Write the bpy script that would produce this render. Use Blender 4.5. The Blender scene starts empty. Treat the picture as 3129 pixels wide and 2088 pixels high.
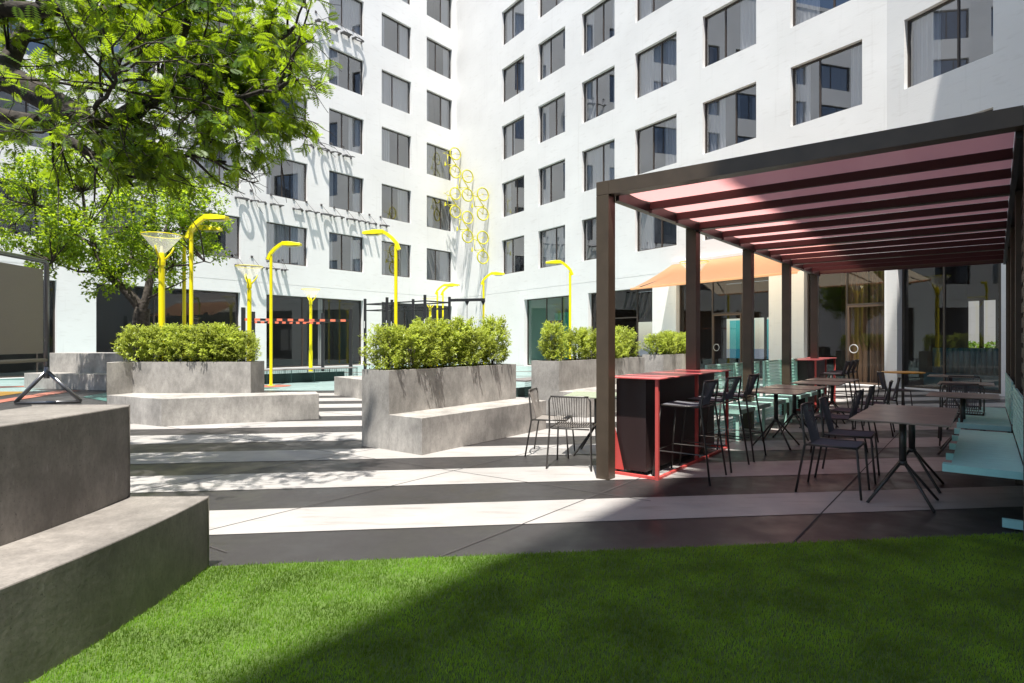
import bpy, math, random
import numpy as np
from mathutils import Vector, Matrix
random.seed(7); RNG = np.random.default_rng(7)
SC = bpy.context.scene
COL = SC.collection
R = math.radians
# ------------------------------------------------------------------ camera, sky, sun, exposure
EYE = 1.5
cam_d = bpy.data.cameras.new('camera'); cam = bpy.data.objects.new('camera', cam_d); COL.objects.link(cam)
cam.location = (0, 0, EYE); cam.rotation_euler = (R(90), 0, 0)
cam_d.sensor_width = 36; cam_d.lens = 21.0; cam_d.clip_start = 0.05; cam_d.clip_end = 800
SC.camera = cam
SUN_T = Vector((0.07, 1.0, -3.1)).normalized()      # the way the light travels
elev = math.asin(-SUN_T.z)
world = bpy.data.worlds.new('World'); SC.world = world; world.use_nodes = True
wn = world.node_tree; wn.nodes.clear()
wo = wn.nodes.new('ShaderNodeOutputWorld'); wb = wn.nodes.new('ShaderNodeBackground'); sky = wn.nodes.new('ShaderNodeTexSky')
sky.sky_type = 'NISHITA'; sky.sun_disc = False; sky.sun_elevation = elev; sky.sun_rotation = R(176)
wb.inputs['Strength'].default_value = 0.083
wn.links.new(sky.outputs[0], wb.inputs[0]); wn.links.new(wb.outputs[0], wo.inputs[0])
sl = bpy.data.lights.new('sun', 'SUN'); sl.energy = 5.0; sl.angle = R(0.6); sl.color = (1.0, 0.955, 0.88)
so = bpy.data.objects.new('sun', sl); COL.objects.link(so)
so.rotation_euler = SUN_T.to_track_quat('-Z', 'Y').to_euler(); so.location = (0, 0, 40)
SC.view_settings.view_transform = 'Standard'; SC.view_settings.look = 'None'
SC.view_settings.exposure = 0.98; SC.view_settings.gamma = 1.0
SC.cycles.max_bounces = 8; SC.cycles.transparent_max_bounces = 12; SC.cycles.diffuse_bounces = 5
SC.cycles.glossy_bounces = 4; SC.cycles.caustics_reflective = False; SC.cycles.caustics_refractive = False
SC.cycles.sample_clamp_indirect = 6

# ------------------------------------------------------------------ materials
def new_mat(name):
    m = bpy.data.materials.new(name); m.use_nodes = True
    nt = m.node_tree; return m, nt, nt.nodes['Principled BSDF']
def set_in(b, **k):
    for a, v in k.items():
        n = a.replace('_', ' ')
        if n in b.inputs: b.inputs[n].default_value = v
def rgba(c): return (c[0], c[1], c[2], 1)
def simple(name, c, rough=0.5, metal=0.0, noise=0.0, scale=8, bump=0.0, bscale=60):
    m, nt, b = new_mat(name)
    set_in(b, Base_Color=rgba(c), Roughness=rough, Metallic=metal)
    if noise or bump:
        tc = nt.nodes.new('ShaderNodeTexCoord')
    if noise:
        n = nt.nodes.new('ShaderNodeTexNoise'); n.inputs['Scale'].default_value = scale; n.inputs['Detail'].default_value = 6
        cr = nt.nodes.new('ShaderNodeValToRGB')
        lo = [max(0, x * (1 - noise)) for x in c]; hi = [min(1, x * (1 + noise)) for x in c]
        cr.color_ramp.elements[0].position = .3; cr.color_ramp.elements[1].position = .7
        cr.color_ramp.elements[0].color = rgba(lo); cr.color_ramp.elements[1].color = rgba(hi)
        nt.links.new(tc.outputs['Object'], n.inputs['Vector']); nt.links.new(n.outputs['Fac'], cr.inputs['Fac'])
        nt.links.new(cr.outputs['Color'], b.inputs['Base Color'])
    if bump:
        n2 = nt.nodes.new('ShaderNodeTexNoise'); n2.inputs['Scale'].default_value = bscale; n2.inputs['Detail'].default_value = 5
        bp = nt.nodes.new('ShaderNodeBump'); bp.inputs['Strength'].default_value = bump; bp.inputs['Distance'].default_value = .01
        nt.links.new(tc.outputs['Object'], n2.inputs['Vector']); nt.links.new(n2.outputs['Fac'], bp.inputs['Height'])
        nt.links.new(bp.outputs['Normal'], b.inputs['Normal'])
    return m
def mapped_noise(nt, coord, scale, detail, vec=(1, 1, 1), loc=(0, 0, 0), rot=(0, 0, 0)):
    mp = nt.nodes.new('ShaderNodeMapping'); mp.inputs['Scale'].default_value = vec; mp.inputs['Location'].default_value = loc
    mp.inputs['Rotation'].default_value = rot
    n = nt.nodes.new('ShaderNodeTexNoise'); n.inputs['Scale'].default_value = scale; n.inputs['Detail'].default_value = detail
    nt.links.new(coord, mp.inputs['Vector']); nt.links.new(mp.outputs[0], n.inputs['Vector'])
    return n.outputs['Fac']
def ramp(nt, fac, stops):
    cr = nt.nodes.new('ShaderNodeValToRGB'); e = cr.color_ramp.elements
    e[0].position, e[0].color = stops[0][0], rgba(stops[0][1]); e[1].position, e[1].color = stops[-1][0], rgba(stops[-1][1])
    for p, c in stops[1:-1]:
        x = e.new(p); x.color = rgba(c)
    nt.links.new(fac, cr.inputs['Fac']); return cr.outputs['Color']
def mixc(nt, mode, a, b, fac):
    mx = nt.nodes.new('ShaderNodeMixRGB'); mx.blend_type = mode
    for s, v in ((1, a), (2, b), (0, fac)):
        if isinstance(v, (int, float)): mx.inputs[s].default_value = v
        elif isinstance(v, tuple): mx.inputs[s].default_value = rgba(v)
        else: nt.links.new(v, mx.inputs[s])
    return mx.outputs[0]
def concrete(name, base=(.385, .365, .34), var=.28):
    m, nt, b = new_mat(name)
    tc = nt.nodes.new('ShaderNodeTexCoord').outputs['Object']
    n1 = mapped_noise(nt, tc, 2.2, 8)
    n2 = mapped_noise(nt, tc, 16, 10, (1, 1, .45), (3, 1, 2))
    n3 = mapped_noise(nt, tc, 1.1, 4, (3, 3, 1), (8, 1, 2))
    lo = tuple(x * (1 - var) for x in base); hi = tuple(x * (1 + var) for x in base)
    c1 = ramp(nt, n1, [(.32, lo), (.68, hi)])
    c2 = ramp(nt, n2, [(.36, (.76, .76, .76)), (.64, (1.0, 1.0, 1.0))])
    c = mixc(nt, 'MULTIPLY', c1, c2, .8)
    c3 = ramp(nt, n3, [(.58, (1, 1, 1)), (.70, (1.3, 1.3, 1.3))])
    c = mixc(nt, 'MULTIPLY', c, c3, .6)
    # pale trowel scratches and pits
    n4 = mapped_noise(nt, tc, 26, 3, (1, 1, .25), (4, 4, 4)); n5 = mapped_noise(nt, tc, 60, 6, (1, 1, .5), (1, 7, 4))
    c = mixc(nt, 'MULTIPLY', c, ramp(nt, n5, [(.3, (.82, .82, .82)), (.7, (1.08, 1.08, 1.08))]), .8)
    c4 = ramp(nt, n4, [(.68, (0, 0, 0)), (.76, (.10, .10, .10))])
    c = mixc(nt, 'ADD', c, c4, .7)
    c = mixc(nt, 'MULTIPLY', c, ramp(nt, mapped_noise(nt, tc, 95, 2, (1, 1, 1), (9, 2, 4)), [(.27, (.45, .45, .45)), (.36, (1, 1, 1))]), .8)
    nt.links.new(c, b.inputs['Base Color']); set_in(b, Roughness=.62)
    bp = nt.nodes.new('ShaderNodeBump'); bp.inputs['Strength'].default_value = .18; bp.inputs['Distance'].default_value = .006
    nt.links.new(mapped_noise(nt, tc, 30, 8), bp.inputs['Height']); nt.links.new(bp.outputs[0], b.inputs['Normal'])
    return m
def plaster():
    m, nt, b = new_mat('white plaster')
    tc = nt.nodes.new('ShaderNodeTexCoord').outputs['Object']
    c = ramp(nt, mapped_noise(nt, tc, .35, 8, (1, 1, 1.5)), [(.35, (.78, .775, .765)), (.65, (.84, .835, .825))])
    c2 = mixc(nt, 'MULTIPLY', ramp(nt, mapped_noise(nt, tc, 3.0, 8, (.6, .6, 3)), [(.58, (1, 1, 1)), (.78, (.90, .89, .88))]), ramp(nt, mapped_noise(nt, tc, 2.2, 6, (2.6, 2.6, .12), (5, 5, 5)), [(.60, (1, 1, 1)), (.78, (.93, .925, .92))]), 1.0)
    nt.links.new(mixc(nt, 'MULTIPLY', c, c2, 1.0), b.inputs['Base Color']); set_in(b, Roughness=.8)
    bp = nt.nodes.new('ShaderNodeBump'); bp.inputs['Strength'].default_value = .35; bp.inputs['Distance'].default_value = .01
    nt.links.new(mapped_noise(nt, tc, 14, 8, (1, 1, 2.2)), bp.inputs['Height']); nt.links.new(bp.outputs[0], b.inputs['Normal'])
    return m
def paint(name, c, wear=.5, gloss=(.36, .6)):
    m, nt, b = new_mat(name)
    tc = nt.nodes.new('ShaderNodeTexCoord').outputs['Object']
    lo = tuple(x * .86 for x in c)
    c1 = ramp(nt, mapped_noise(nt, tc, .8, 8), [(.35, lo), (.62, c)])
    c2 = ramp(nt, mapped_noise(nt, tc, 5, 10, (.35, 2.2, 1), rot=(0, 0, .6)), [(.55, (1, 1, 1)), (.74, (.66, .63, .60))])
    cc = mixc(nt, 'MULTIPLY', c1, c2, wear)
    c3 = ramp(nt, mapped_noise(nt, tc, 120, 2), [(.3, (.9, .9, .9)), (.7, (1, 1, 1))])
    cc = mixc(nt, 'MULTIPLY', cc, c3, .7)
    nt.links.new(cc, b.inputs['Base Color'])
    rr = ramp(nt, mapped_noise(nt, tc, 3, 6), [(.35, (gloss[0],) * 3), (.7, (gloss[1],) * 3)])
    nt.links.new(rr, b.inputs['Roughness'])
    bp = nt.nodes.new('ShaderNodeBump'); bp.inputs['Strength'].default_value = .15; bp.inputs['Distance'].default_value = .004
    nt.links.new(mapped_noise(nt, tc, 90, 4), bp.inputs['Height']); nt.links.new(bp.outputs[0], b.inputs['Normal'])
    return m
def leaf_mat(name, front, trans, tw=.5, var=.35):
    m, nt, b = new_mat(name); nt.nodes.remove(b); out = nt.nodes['Material Output']
    tc = nt.nodes.new('ShaderNodeTexCoord').outputs['Object']
    nz = mapped_noise(nt, tc, 2.5, 3)
    d = nt.nodes.new('ShaderNodeBsdfPrincipled'); t = nt.nodes.new('ShaderNodeBsdfTranslucent'); mx = nt.nodes.new('ShaderNodeMixShader')
    d.inputs['Roughness'].default_value = .45; mx.inputs[0].default_value = tw
    f0 = tuple(x * (1 - var) for x in front); f1 = tuple(x * (1 + var) for x in front)
    t0 = tuple(x * (1 - var) for x in trans); t1 = tuple(min(1, x * (1 + var)) for x in trans)
    nt.links.new(ramp(nt, nz, [(.35, f0), (.65, f1)]), d.inputs['Base Color'])
    nt.links.new(ramp(nt, nz, [(.35, t0), (.65, t1)]), t.inputs['Color'])
    nt.links.new(d.outputs[0], mx.inputs[1]); nt.links.new(t.outputs[0], mx.inputs[2]); nt.links.new(mx.outputs[0], out.inputs['Surface'])
    return m
def glass_mat(name, tint=(.75, .78, .80), ior=2.3, rough=0.0):
    m, nt, b = new_mat(name); nt.nodes.remove(b); out = nt.nodes['Material Output']
    g = nt.nodes.new('ShaderNodeBsdfGlossy'); g.inputs['Roughness'].default_value = rough; g.inputs['Color'].default_value = (.95, .97, 1, 1)
    t = nt.nodes.new('ShaderNodeBsdfTransparent'); t.inputs['Color'].default_value = rgba(tint)
    lw = nt.nodes.new('ShaderNodeLayerWeight'); lw.inputs['Blend'].default_value = .5
    pw = nt.nodes.new('ShaderNodeMath'); pw.operation = 'POWER'; pw.inputs[1].default_value = 4.5
    ma = nt.nodes.new('ShaderNodeMath'); ma.operation = 'MULTIPLY_ADD'; r0 = ((ior - 1) / (ior + 1)) ** 2
    ma.inputs[1].default_value = 1 - r0; ma.inputs[2].default_value = r0
    mx = nt.nodes.new('ShaderNodeMixShader')
    nt.links.new(lw.outputs['Facing'], pw.inputs[0]); nt.links.new(pw.outputs[0], ma.inputs[0])
    nt.links.new(ma.outputs[0], mx.inputs[0]); nt.links.new(t.outputs[0], mx.inputs[1]); nt.links.new(g.outputs[0], mx.inputs[2])
    nt.links.new(mx.outputs[0], out.inputs['Surface']); return m
def cloth_mat(name, c, trans, fac=.5, see=0.0):
    m, nt, b = new_mat(name); out = nt.nodes['Material Output']
    t = nt.nodes.new('ShaderNodeBsdfTranslucent'); t.inputs['Color'].default_value = rgba(trans)
    mx = nt.nodes.new('ShaderNodeMixShader'); mx.inputs[0].default_value = fac
    set_in(b, Base_Color=rgba(c), Roughness=.8)
    nt.links.new(b.outputs[0], mx.inputs[1]); nt.links.new(t.outputs[0], mx.inputs[2])
    if see:
        tr = nt.nodes.new('ShaderNodeBsdfTransparent'); tr.inputs['Color'].default_value = rgba(tuple(.5 + .5 * q for q in trans)); m2 = nt.nodes.new('ShaderNodeMixShader'); m2.inputs[0].default_value = see
        nt.links.new(mx.outputs[0], m2.inputs[1]); nt.links.new(tr.outputs[0], m2.inputs[2]); mx = m2
    nt.links.new(mx.outputs[0], out.inputs['Surface'])
    return m
def bark_mat(name, c=(.034, .028, .022)):
    m, nt, b = new_mat(name)
    tc = nt.nodes.new('ShaderNodeTexCoord').outputs['Object']
    n = mapped_noise(nt, tc, 14, 8, (1, 1, 1))
    nt.links.new(ramp(nt, n, [(.3, tuple(x * .45 for x in c)), (.7, tuple(x * 1.7 for x in c))]), b.inputs['Base Color'])
    set_in(b, Roughness=.9)
    bp = nt.nodes.new('ShaderNodeBump'); bp.inputs['Strength'].default_value = .9; bp.inputs['Distance'].default_value = .03
    nt.links.new(n, bp.inputs['Height']); nt.links.new(bp.outputs[0], b.inputs['Normal']); return m

M = dict(
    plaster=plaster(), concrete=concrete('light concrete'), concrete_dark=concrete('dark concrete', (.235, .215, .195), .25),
    white=paint('white ground paint', (.40, .384, .37), .9), dark=paint('dark ground paint', (.034, .032, .033), .6, gloss=(.34, .55)),
    asphalt=paint('asphalt', (.038, .035, .035), .6, gloss=(.32, .55)),
    cyan=paint('pale turquoise rubber', (.235, .325, .315), .12), salmon=paint('salmon rubber', (.40, .14, .095), .12),
    yellowg=paint('ochre rubber', (.30, .17, .025), .12), teal=paint('teal rubber', (.06, .17, .15), .12),
    rust=paint('rust line', (.13, .055, .045), .12),
    frame=simple('dark window frame', (.055, .042, .035), .35), room_warm=simple('dark warm wall', (.055, .032, .022), .8), frame2=simple('brown door frame', (.10, .065, .045), .4),
    glass=glass_mat('window glass', (.80, .82, .85), 2.95), shopglass=glass_mat('shop glass', (.82, .82, .80), 1.62),
    curtain=simple('curtain', (.48, .48, .49), .9), room=simple('room wall', (.10, .10, .11), .9),
    room_green=simple('green room wall', (.10, .48, .36), .8), room_pale=simple('pale green wall', (.50, .66, .60), .8),
    room_floor=simple('room floor', (.12, .10, .09), .5), wood=simple('oak drapes', (.16, .09, .05), .8),
    brown=simple('bronze coated steel', (.085, .062, .042), .38, .2, .12, 5), black=simple('black steel', (.012, .012, .013), .4),
    pinkcloth=cloth_mat('pink canvas', (.50, .21, .22), (.78, .36, .355), .62, .02),
    fin=simple('oxblood fin', (.06, .018, .018), .6),
    red=simple('coral red steel', (.58, .085, .075), .38), redtop=simple('coral top', (.62, .12, .12), .33, 0, .08, 3),
    barpanel=simple('black panel', (.030, .016, .016), .45),
    mint=simple('mint steel', (.44, .76, .65), .4), turq=simple('turquoise slats', (.44, .84, .79), .42, 0, .05, 12),
    tube=simple('anthracite tube', (.07, .065, .06), .35, .3), rope=simple('grey rope', (.22, .20, .18), .85), ropedk=simple('charcoal rope', (.10, .10, .115), .7),
    tabletop=simple('brown table top', (.25, .205, .165), .32, 0, .3, 5), tablepale=simple('pale green table top', (.30, .34, .24), .35),
    yellow=simple('yellow lacquer', (.93, .80, .004), .35), bowl=cloth_mat('lamp bowl', (.85, .84, .78), (.9, .88, .8), .5, .74),
    lens=simple('lamp lens', (.7, .7, .55), .3), bikey=simple('yellow bike paint', (.62, .56, .01), .4),
    letter=simple('grey letter metal', (.10, .095, .095), .5, .2), rod=simple('dark rod', (.09, .085, .085), .5),
    orange=simple('orange bar paint', (.85, .20, .11), .5), rig=simple('rig black', (.013, .013, .015), .5), tag=simple('white marks', (.7, .7, .7), .5),
    awning=cloth_mat('orange awning', (.80, .28, .11), (.97, .84, .64), .70), screen=simple('taupe screen', (.30, .27, .225), .85, 0, .06, 60),
    chrome=simple('grey tube', (.20, .20, .21), .28, .8), green_wire=simple('dark green wire', (.02, .055, .05), .5),
    greentop=simple('grey bench top', (.17, .155, .15), .6), soil=simple('planter soil', (.05, .04, .03), .95, 0, .3, 20),
    grass=leaf_mat('turf blades', (.125, .245, .026), (.36, .56, .042), .5, .35), turf=simple('turf backing', (.07, .12, .02), .95, 0, .3, 30),
    leaf1=leaf_mat('feather leaf', (.030, .085, .009), (.42, .60, .015), .47), leaf2=leaf_mat('small leaf', (.06, .13, .014), (.44, .60, .025), .52),
    shrub=leaf_mat('shrub leaf', (.38, .46, .09), (.60, .68, .08), .42, .35), bark=bark_mat('bark'), bark2=bark_mat('dark bark', (.055, .045, .038)),
    bench_in=simple('teal banquette', (.03, .10, .12), .6), ytable=simple('ochre table', (.75, .36, .03), .4), steel=simple('pale steel', (.5, .5, .5), .4),
    hedge=leaf_mat('hedge leaf', (.10, .20, .03), (.20, .30, .03), .4),
)

# ------------------------------------------------------------------ helpers
def tag(o, label=None, cat=None, group=None, kind=None):
    if label: o['label'] = label
    if cat: o['category'] = cat
    if group: o['group'] = group
    if kind: o['kind'] = kind
    return o
def empty(name, loc=(0, 0, 0), rz=0.0, label=None, cat=None, group=None):
    o = bpy.data.objects.new(name, None); COL.objects.link(o); o.location = loc; o.rotation_euler = (0, 0, rz)
    o.empty_display_size = .2
    return tag(o, label, cat, group)
def copy_tree(o, parent=None):
    c = o.copy(); COL.objects.link(c)
    if parent is not None: c.parent = parent
    for ch in o.children: copy_tree(ch, c)
    return c
class MB:
    def __init__(s): s.v = []; s.f = []; s.mi = []; s.m = 0
    def add(s, vs, fs):
        b = len(s.v); s.v += [tuple(x) for x in vs]
        for f in fs: s.f.append(tuple(b + i for i in f)); s.mi.append(s.m)
    def box(s, x0, y0, z0, x1, y1, z1):
        s.add([(x0, y0, z0), (x1, y0, z0), (x1, y1, z0), (x0, y1, z0), (x0, y0, z1), (x1, y0, z1), (x1, y1, z1), (x0, y1, z1)],
              [(3, 2, 1, 0), (4, 5, 6, 7), (0, 1, 5, 4), (1, 2, 6, 5), (2, 3, 7, 6), (3, 0, 4, 7)])
    def obox(s, o, a, b, c):
        o, a, b, c = map(Vector, (o, a, b, c))
        P = [o, o + a, o + a + b, o + b]; s.add(P + [p + c for p in P], [(3, 2, 1, 0), (4, 5, 6, 7), (0, 1, 5, 4), (1, 2, 6, 5), (2, 3, 7, 6), (3, 0, 4, 7)])
    def beam(s, p, q, w, h, up=(0, 0, 1)):
        p, q = Vector(p), Vector(q); d = (q - p); L = d.length; d.normalize(); up = Vector(up)
        side = d.cross(up)
        if side.length < 1e-5: side = d.cross(Vector((1, 0, 0)))
        side.normalize(); u2 = side.cross(d).normalized()
        s.obox(p - side * w / 2 - u2 * h / 2, d * L, side * w, u2 * h)
    def prism(s, poly, z0, z1):
        n = len(poly); s.add([(x, y, z0) for x, y in poly] + [(x, y, z1) for x, y in poly],
              [tuple(reversed(range(n))), tuple(range(n, 2 * n))] + [(i, (i + 1) % n, n + (i + 1) % n, n + i) for i in range(n)])
    def sheet(s, poly, z):
        s.add([(x, y, z) for x, y in poly], [tuple(range(len(poly)))])
    def tube(s, pts, r, n=8, caps=True):
        pts = [Vector(p) for p in pts]; rs = r if isinstance(r, (list, tuple)) else [r] * len(pts)
        prev = None; rings = []
        for i, p in enumerate(pts):
            t = (pts[min(i + 1, len(pts) - 1)] - pts[max(i - 1, 0)])
            if t.length < 1e-9: t = Vector((0, 0, 1))
            t.normalize()
            if prev is None:
                a = t.cross(Vector((0, 0, 1)));
                if a.length < .05: a = t.cross(Vector((1, 0, 0)))
            else: a = prev - t * prev.dot(t)
            a.normalize(); prev = a; b = t.cross(a)
            rings.append([p + (a * math.cos(2 * math.pi * k / n) + b * math.sin(2 * math.pi * k / n)) * rs[i] for k in range(n)])
        fs = []
        for i in range(len(pts) - 1):
            for k in range(n): fs.append((i * n + k, i * n + (k + 1) % n, (i + 1) * n + (k + 1) % n, (i + 1) * n + k))
        if caps: fs.append(tuple(reversed(range(n)))); fs.append(tuple((len(pts) - 1) * n + k for k in range(n)))
        s.add([v for rg in rings for v in rg], fs)
    def torus(s, c, ax, ay, R_, r, n=32, m=8):
        c, ax, ay = Vector(c), Vector(ax), Vector(ay); az = ax.cross(ay).normalized(); vs = []; fs = []
        for i in range(n):
            t = 2 * math.pi * i / n; d = ax * math.cos(t) + ay * math.sin(t)
            for k in range(m):
                p = 2 * math.pi * k / m; vs.append(c + d * (R_ + r * math.cos(p)) + az * r * math.sin(p))
        for i in range(n):
            for k in range(m): fs.append((i * m + k, ((i + 1) % n) * m + k, ((i + 1) % n) * m + (k + 1) % m, i * m + (k + 1) % m))
        s.add(vs, fs)
    def lathe(s, prof, n=24, c=(0, 0)):
        vs = []; fs = []
        for r, z in prof:
            for k in range(n): vs.append((c[0] + r * math.cos(2 * math.pi * k / n), c[1] + r * math.sin(2 * math.pi * k / n), z))
        for i in range(len(prof) - 1):
            for k in range(n): fs.append((i * n + k, i * n + (k + 1) % n, (i + 1) * n + (k + 1) % n, (i + 1) * n + k))
        s.add(vs, fs)
    def build(s, name, mat, parent=None, bevel=0, smooth=False):
        me = bpy.data.meshes.new(name); me.from_pydata([tuple(v) for v in s.v], [], s.f)
        for m in (mat if isinstance(mat, (list, tuple)) else [mat]): me.materials.append(m)
        if isinstance(mat, (list, tuple)): me.polygons.foreach_set('material_index', s.mi)
        if smooth: me.polygons.foreach_set('use_smooth', [True] * len(me.polygons))
        me.update()
        o = bpy.data.objects.new(name, me); COL.objects.link(o)
        if parent is not None: o.parent = parent
        if bevel:
            b = o.modifiers.new('bevel', 'BEVEL'); b.width = bevel; b.segments = 2; b.limit_method = 'ANGLE'; b.angle_limit = R(40)
        if smooth and not bevel:
            pass
        return o
def np_mesh(name, V, F, mat, parent=None):
    """V (n,3) float, F (m,k) int"""
    me = bpy.data.meshes.new(name); n, (m, k) = len(V), F.shape
    me.vertices.add(n); me.vertices.foreach_set('co', V.astype(np.float32).ravel())
    me.loops.add(m * k); me.loops.foreach_set('vertex_index', F.astype(np.int32).ravel())
    me.polygons.add(m); me.polygons.foreach_set('loop_start', np.arange(0, m * k, k, dtype=np.int32))
    me.polygons.foreach_set('loop_total', np.full(m, k, dtype=np.int32))
    me.materials.append(mat); me.update(calc_edges=True); me.validate()
    o = bpy.data.objects.new(name, me); COL.objects.link(o)
    if parent is not None: o.parent = parent
    return o
def inst(T, pos, fwd, up, scale):
    """instances of template points T (k,3): x side, y along fwd, z up"""
    f = fwd / np.linalg.norm(fwd, axis=1, keepdims=True)
    x = np.cross(f, up); x /= np.maximum(np.linalg.norm(x, axis=1, keepdims=True), 1e-6); z = np.cross(x, f)
    S = scale[:, None, None]
    return (pos[:, None, :] + S * (T[None, :, 0:1] * x[:, None, :] + T[None, :, 1:2] * f[:, None, :] + T[None, :, 2:3] * z[:, None, :]))
FX, CX, CY = 1370.0, 1175.0, 784.0           # survey numbers: the photo's focal length and centre at 2350 px width
def gp(x, y, z=0.0):
    """ground (or height z) point that the survey reads at photo position x, y"""
    Y = (EYE - z) * FX / (y - CY); return ((x - CX) / FX * Y, Y)

# ------------------------------------------------------------------ plan of the courtyard
CRN = Vector((-4.16, 43.73)); UR = Vector((.5596, -.8288)); UL = Vector((-.6250, -.7806))
BND = CRN + UR * 29.27; U2 = Vector((.365, -.931)).normalized()
E3 = Vector((.616, .788)).normalized(); W3 = Vector((2.25, 0)); END2 = 4.80
def perp(u, toward):                        # unit normal of u that points to the courtyard
    n = Vector((u.y, -u.x)); return n if n.dot(Vector(toward)) > 0 else -n
NR = perp(UR, (-1, -1)); NL = perp(UL, (1, -1)); N2 = perp(U2, (-1, -.3)); N3 = perp(E3, (-1, 1))
H_ALL = 31.0

class Facade:
    """a wall with real openings; s runs along u from origin, z up, n is the outward normal"""
    def __init__(s, root, org, u, n, L, H, s_start=0.0):
        s.root, s.o, s.u, s.n, s.L, s.H, s.s0 = root, Vector(org), Vector(u), Vector(n), L, H, s_start; s.op = []
    def P(s, a, z, d=0.0):                   # d: depth behind the wall face
        p = s.o + s.u * a - s.n * d; return (p.x, p.y, z)
    def hole(s, a0, a1, z0, z1, d): s.op.append((a0, a1, z0, z1, d))
    def wall(s, mat, groove=None):
        m = MB()
        S = sorted({s.s0, s.L} | {o[0] for o in s.op} | {o[1] for o in s.op}); Z = {0.0, s.H} | {o[2] for o in s.op} | {o[3] for o in s.op}
        if groove: Z |= {groove, groove + .03}
        Z = sorted(Z)
        for i in range(len(S) - 1):
            for j in range(len(Z) - 1):
                a, z = (S[i] + S[i + 1]) / 2, (Z[j] + Z[j + 1]) / 2
                if any(o[0] < a < o[1] and o[2] < z < o[3] for o in s.op): continue
                d = .02 if groove and groove < z < groove + .03 else 0
                m.add([s.P(S[i], Z[j], d), s.P(S[i + 1], Z[j], d), s.P(S[i + 1], Z[j + 1], d), s.P(S[i], Z[j + 1], d)], [(0, 1, 2, 3)])
        if groove:
            for z in (groove, groove + .03): m.add([s.P(s.s0, z), s.P(s.L, z), s.P(s.L, z, .02), s.P(s.s0, z, .02)], [(0, 1, 2, 3)])
        for a0, a1, z0, z1, d in s.op:
            q = [(a0, z0), (a1, z0), (a1, z1), (a0, z1)]
            for k in range(4):
                (a, z), (b, w) = q[k], q[(k + 1) % 4]
                m.add([s.P(a, z), s.P(b, w), s.P(b, w, d), s.P(a, z, d)], [(0, 1, 2, 3)])
        return m.build('wall', mat, s.root)
    def bar(s, m, a0, a1, z0, z1, d0, d1):
        o = s.P(a0, z0, d1); x = Vector(s.P(a1, z0, d1)) - Vector(o); y = Vector(s.P(a0, z0, d0)) - Vector(o)
        m.obox(o, x, y, (0, 0, z1 - z0))
    def window(s, a0, a1, z0, z1, d, mull=(), trans=None, door=None, curtain=None, glass=None, fmat=None, w=.055, name='window', depth=None):
        s.hole(a0, a1, z0, z1, d)
        f = MB(); t = .07; i = .004
        A0, A1, Z0, Z1 = a0 + i, a1 - i, z0 + i, z1 - i
        s.bar(f, A0, A0 + w, Z0, Z1, d - t, d); s.bar(f, A1 - w, A1, Z0, Z1, d - t, d)
        s.bar(f, A0 + w, A1 - w, Z1 - w, Z1, d - t + .003, d); s.bar(f, A0 + w, A1 - w, Z0, Z0 + w, d - t + .003, d)
        for mu in mull: s.bar(f, mu - w / 2, mu + w / 2, Z0 + w, Z1 - w, d - t + .006, d)
        if trans:
            for (b0, b1, zt) in trans: s.bar(f, b0 + w / 2, b1 - w / 2, zt, zt + w, d - t + .009, d)
        fr = f.build(name, fmat or M['frame'], s.root)
        g = MB(); edges = [A0 + w] + sorted(mull) + [A1 - w]
        for k in range(len(edges) - 1):
            g.add([s.P(edges[k], Z0 + w, d - .03), s.P(edges[k + 1], Z0 + w, d - .03), s.P(edges[k + 1], Z1 - w, d - .03), s.P(edges[k], Z1 - w, d - .03)], [(0, 1, 2, 3)])
        g.build('pane', glass or M['glass'], fr)
        if door:
            b0, b1, zt = door; dm = MB(); q = .06
            s.bar(dm, b0 + .03, b0 + .03 + q, .05, zt - .01, d - t - .02, d - .004); s.bar(dm, b1 - .03 - q, b1 - .03, .05, zt - .01, d - t - .02, d - .004)
            s.bar(dm, b0 + .03 + q, b1 - .03 - q, zt - .01 - q, zt - .01, d - t - .018, d - .004); s.bar(dm, b0 + .03 + q, b1 - .03 - q, .05, .05 + q, d - t - .018, d - .004)
            dd = dm.build('door', M['frame2'], s.root)
            h = MB(); c = Vector(s.P(b0 + .28, 1.25, d - .16)); ax = Vector((s.u.x, s.u.y, 0)); h.torus(c, ax, Vector((0, 0, 1)), .14, .014, 20, 6)
            h.beam(s.P(b0 + .28, 1.39, d - .16), s.P(b0 + .28, 1.39, d - .03), .02, .02); h.build('handle', M['steel'], dd)
        if curtain:
            for (c0, c1) in curtain:
                cm = MB(); n = max(8, int((c1 - c0) / .035)); vs = []
                for k in range(n + 1):
                    a = c0 + (c1 - c0) * k / n; dd_ = d + .16 + .035 * math.sin(k * 1.35) + .02 * math.sin(k * .37 + a0)
                    vs += [s.P(a, Z0 + .02, dd_), s.P(a, Z1 - .02, dd_)]
                cm.add(vs, [(2 * k, 2 * k + 2, 2 * k + 3, 2 * k + 1) for k in range(n)])
                cm.build('curtain', depth or M['curtain'], fr)
        return fr

LINTEL = [8.01 + 3.68 * k for k in range(7)]
def upper(F, cols, rows=6, first=0, pat=0):
    for c, (a0, a1) in enumerate(cols):
        for r in range(rows):
            z1 = LINTEL[r + first]
            if z1 > F.H - .5: continue
            k = (r * 7 + c * 3 + pat) % 5; w = a1 - a0
            mu = a0 + w * (.40 if (r + c + pat) % 2 else .60)
            cur = [[(a0 + .05, a0 + w * .35)], [(a0 + .05, a0 + w * .28), (a0 + w * .8, a1 - .05)], [(a0 + w * .62, a1 - .05)], [(a0 + .05, a0 + w * .22), (a0 + w * .78, a1 - .05)], [(a0 + .05, a1 - .05)]][k]
            F.window(a0, a1, z1 - 2.2, z1, .22, mull=(mu,), curtain=cur)
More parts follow.
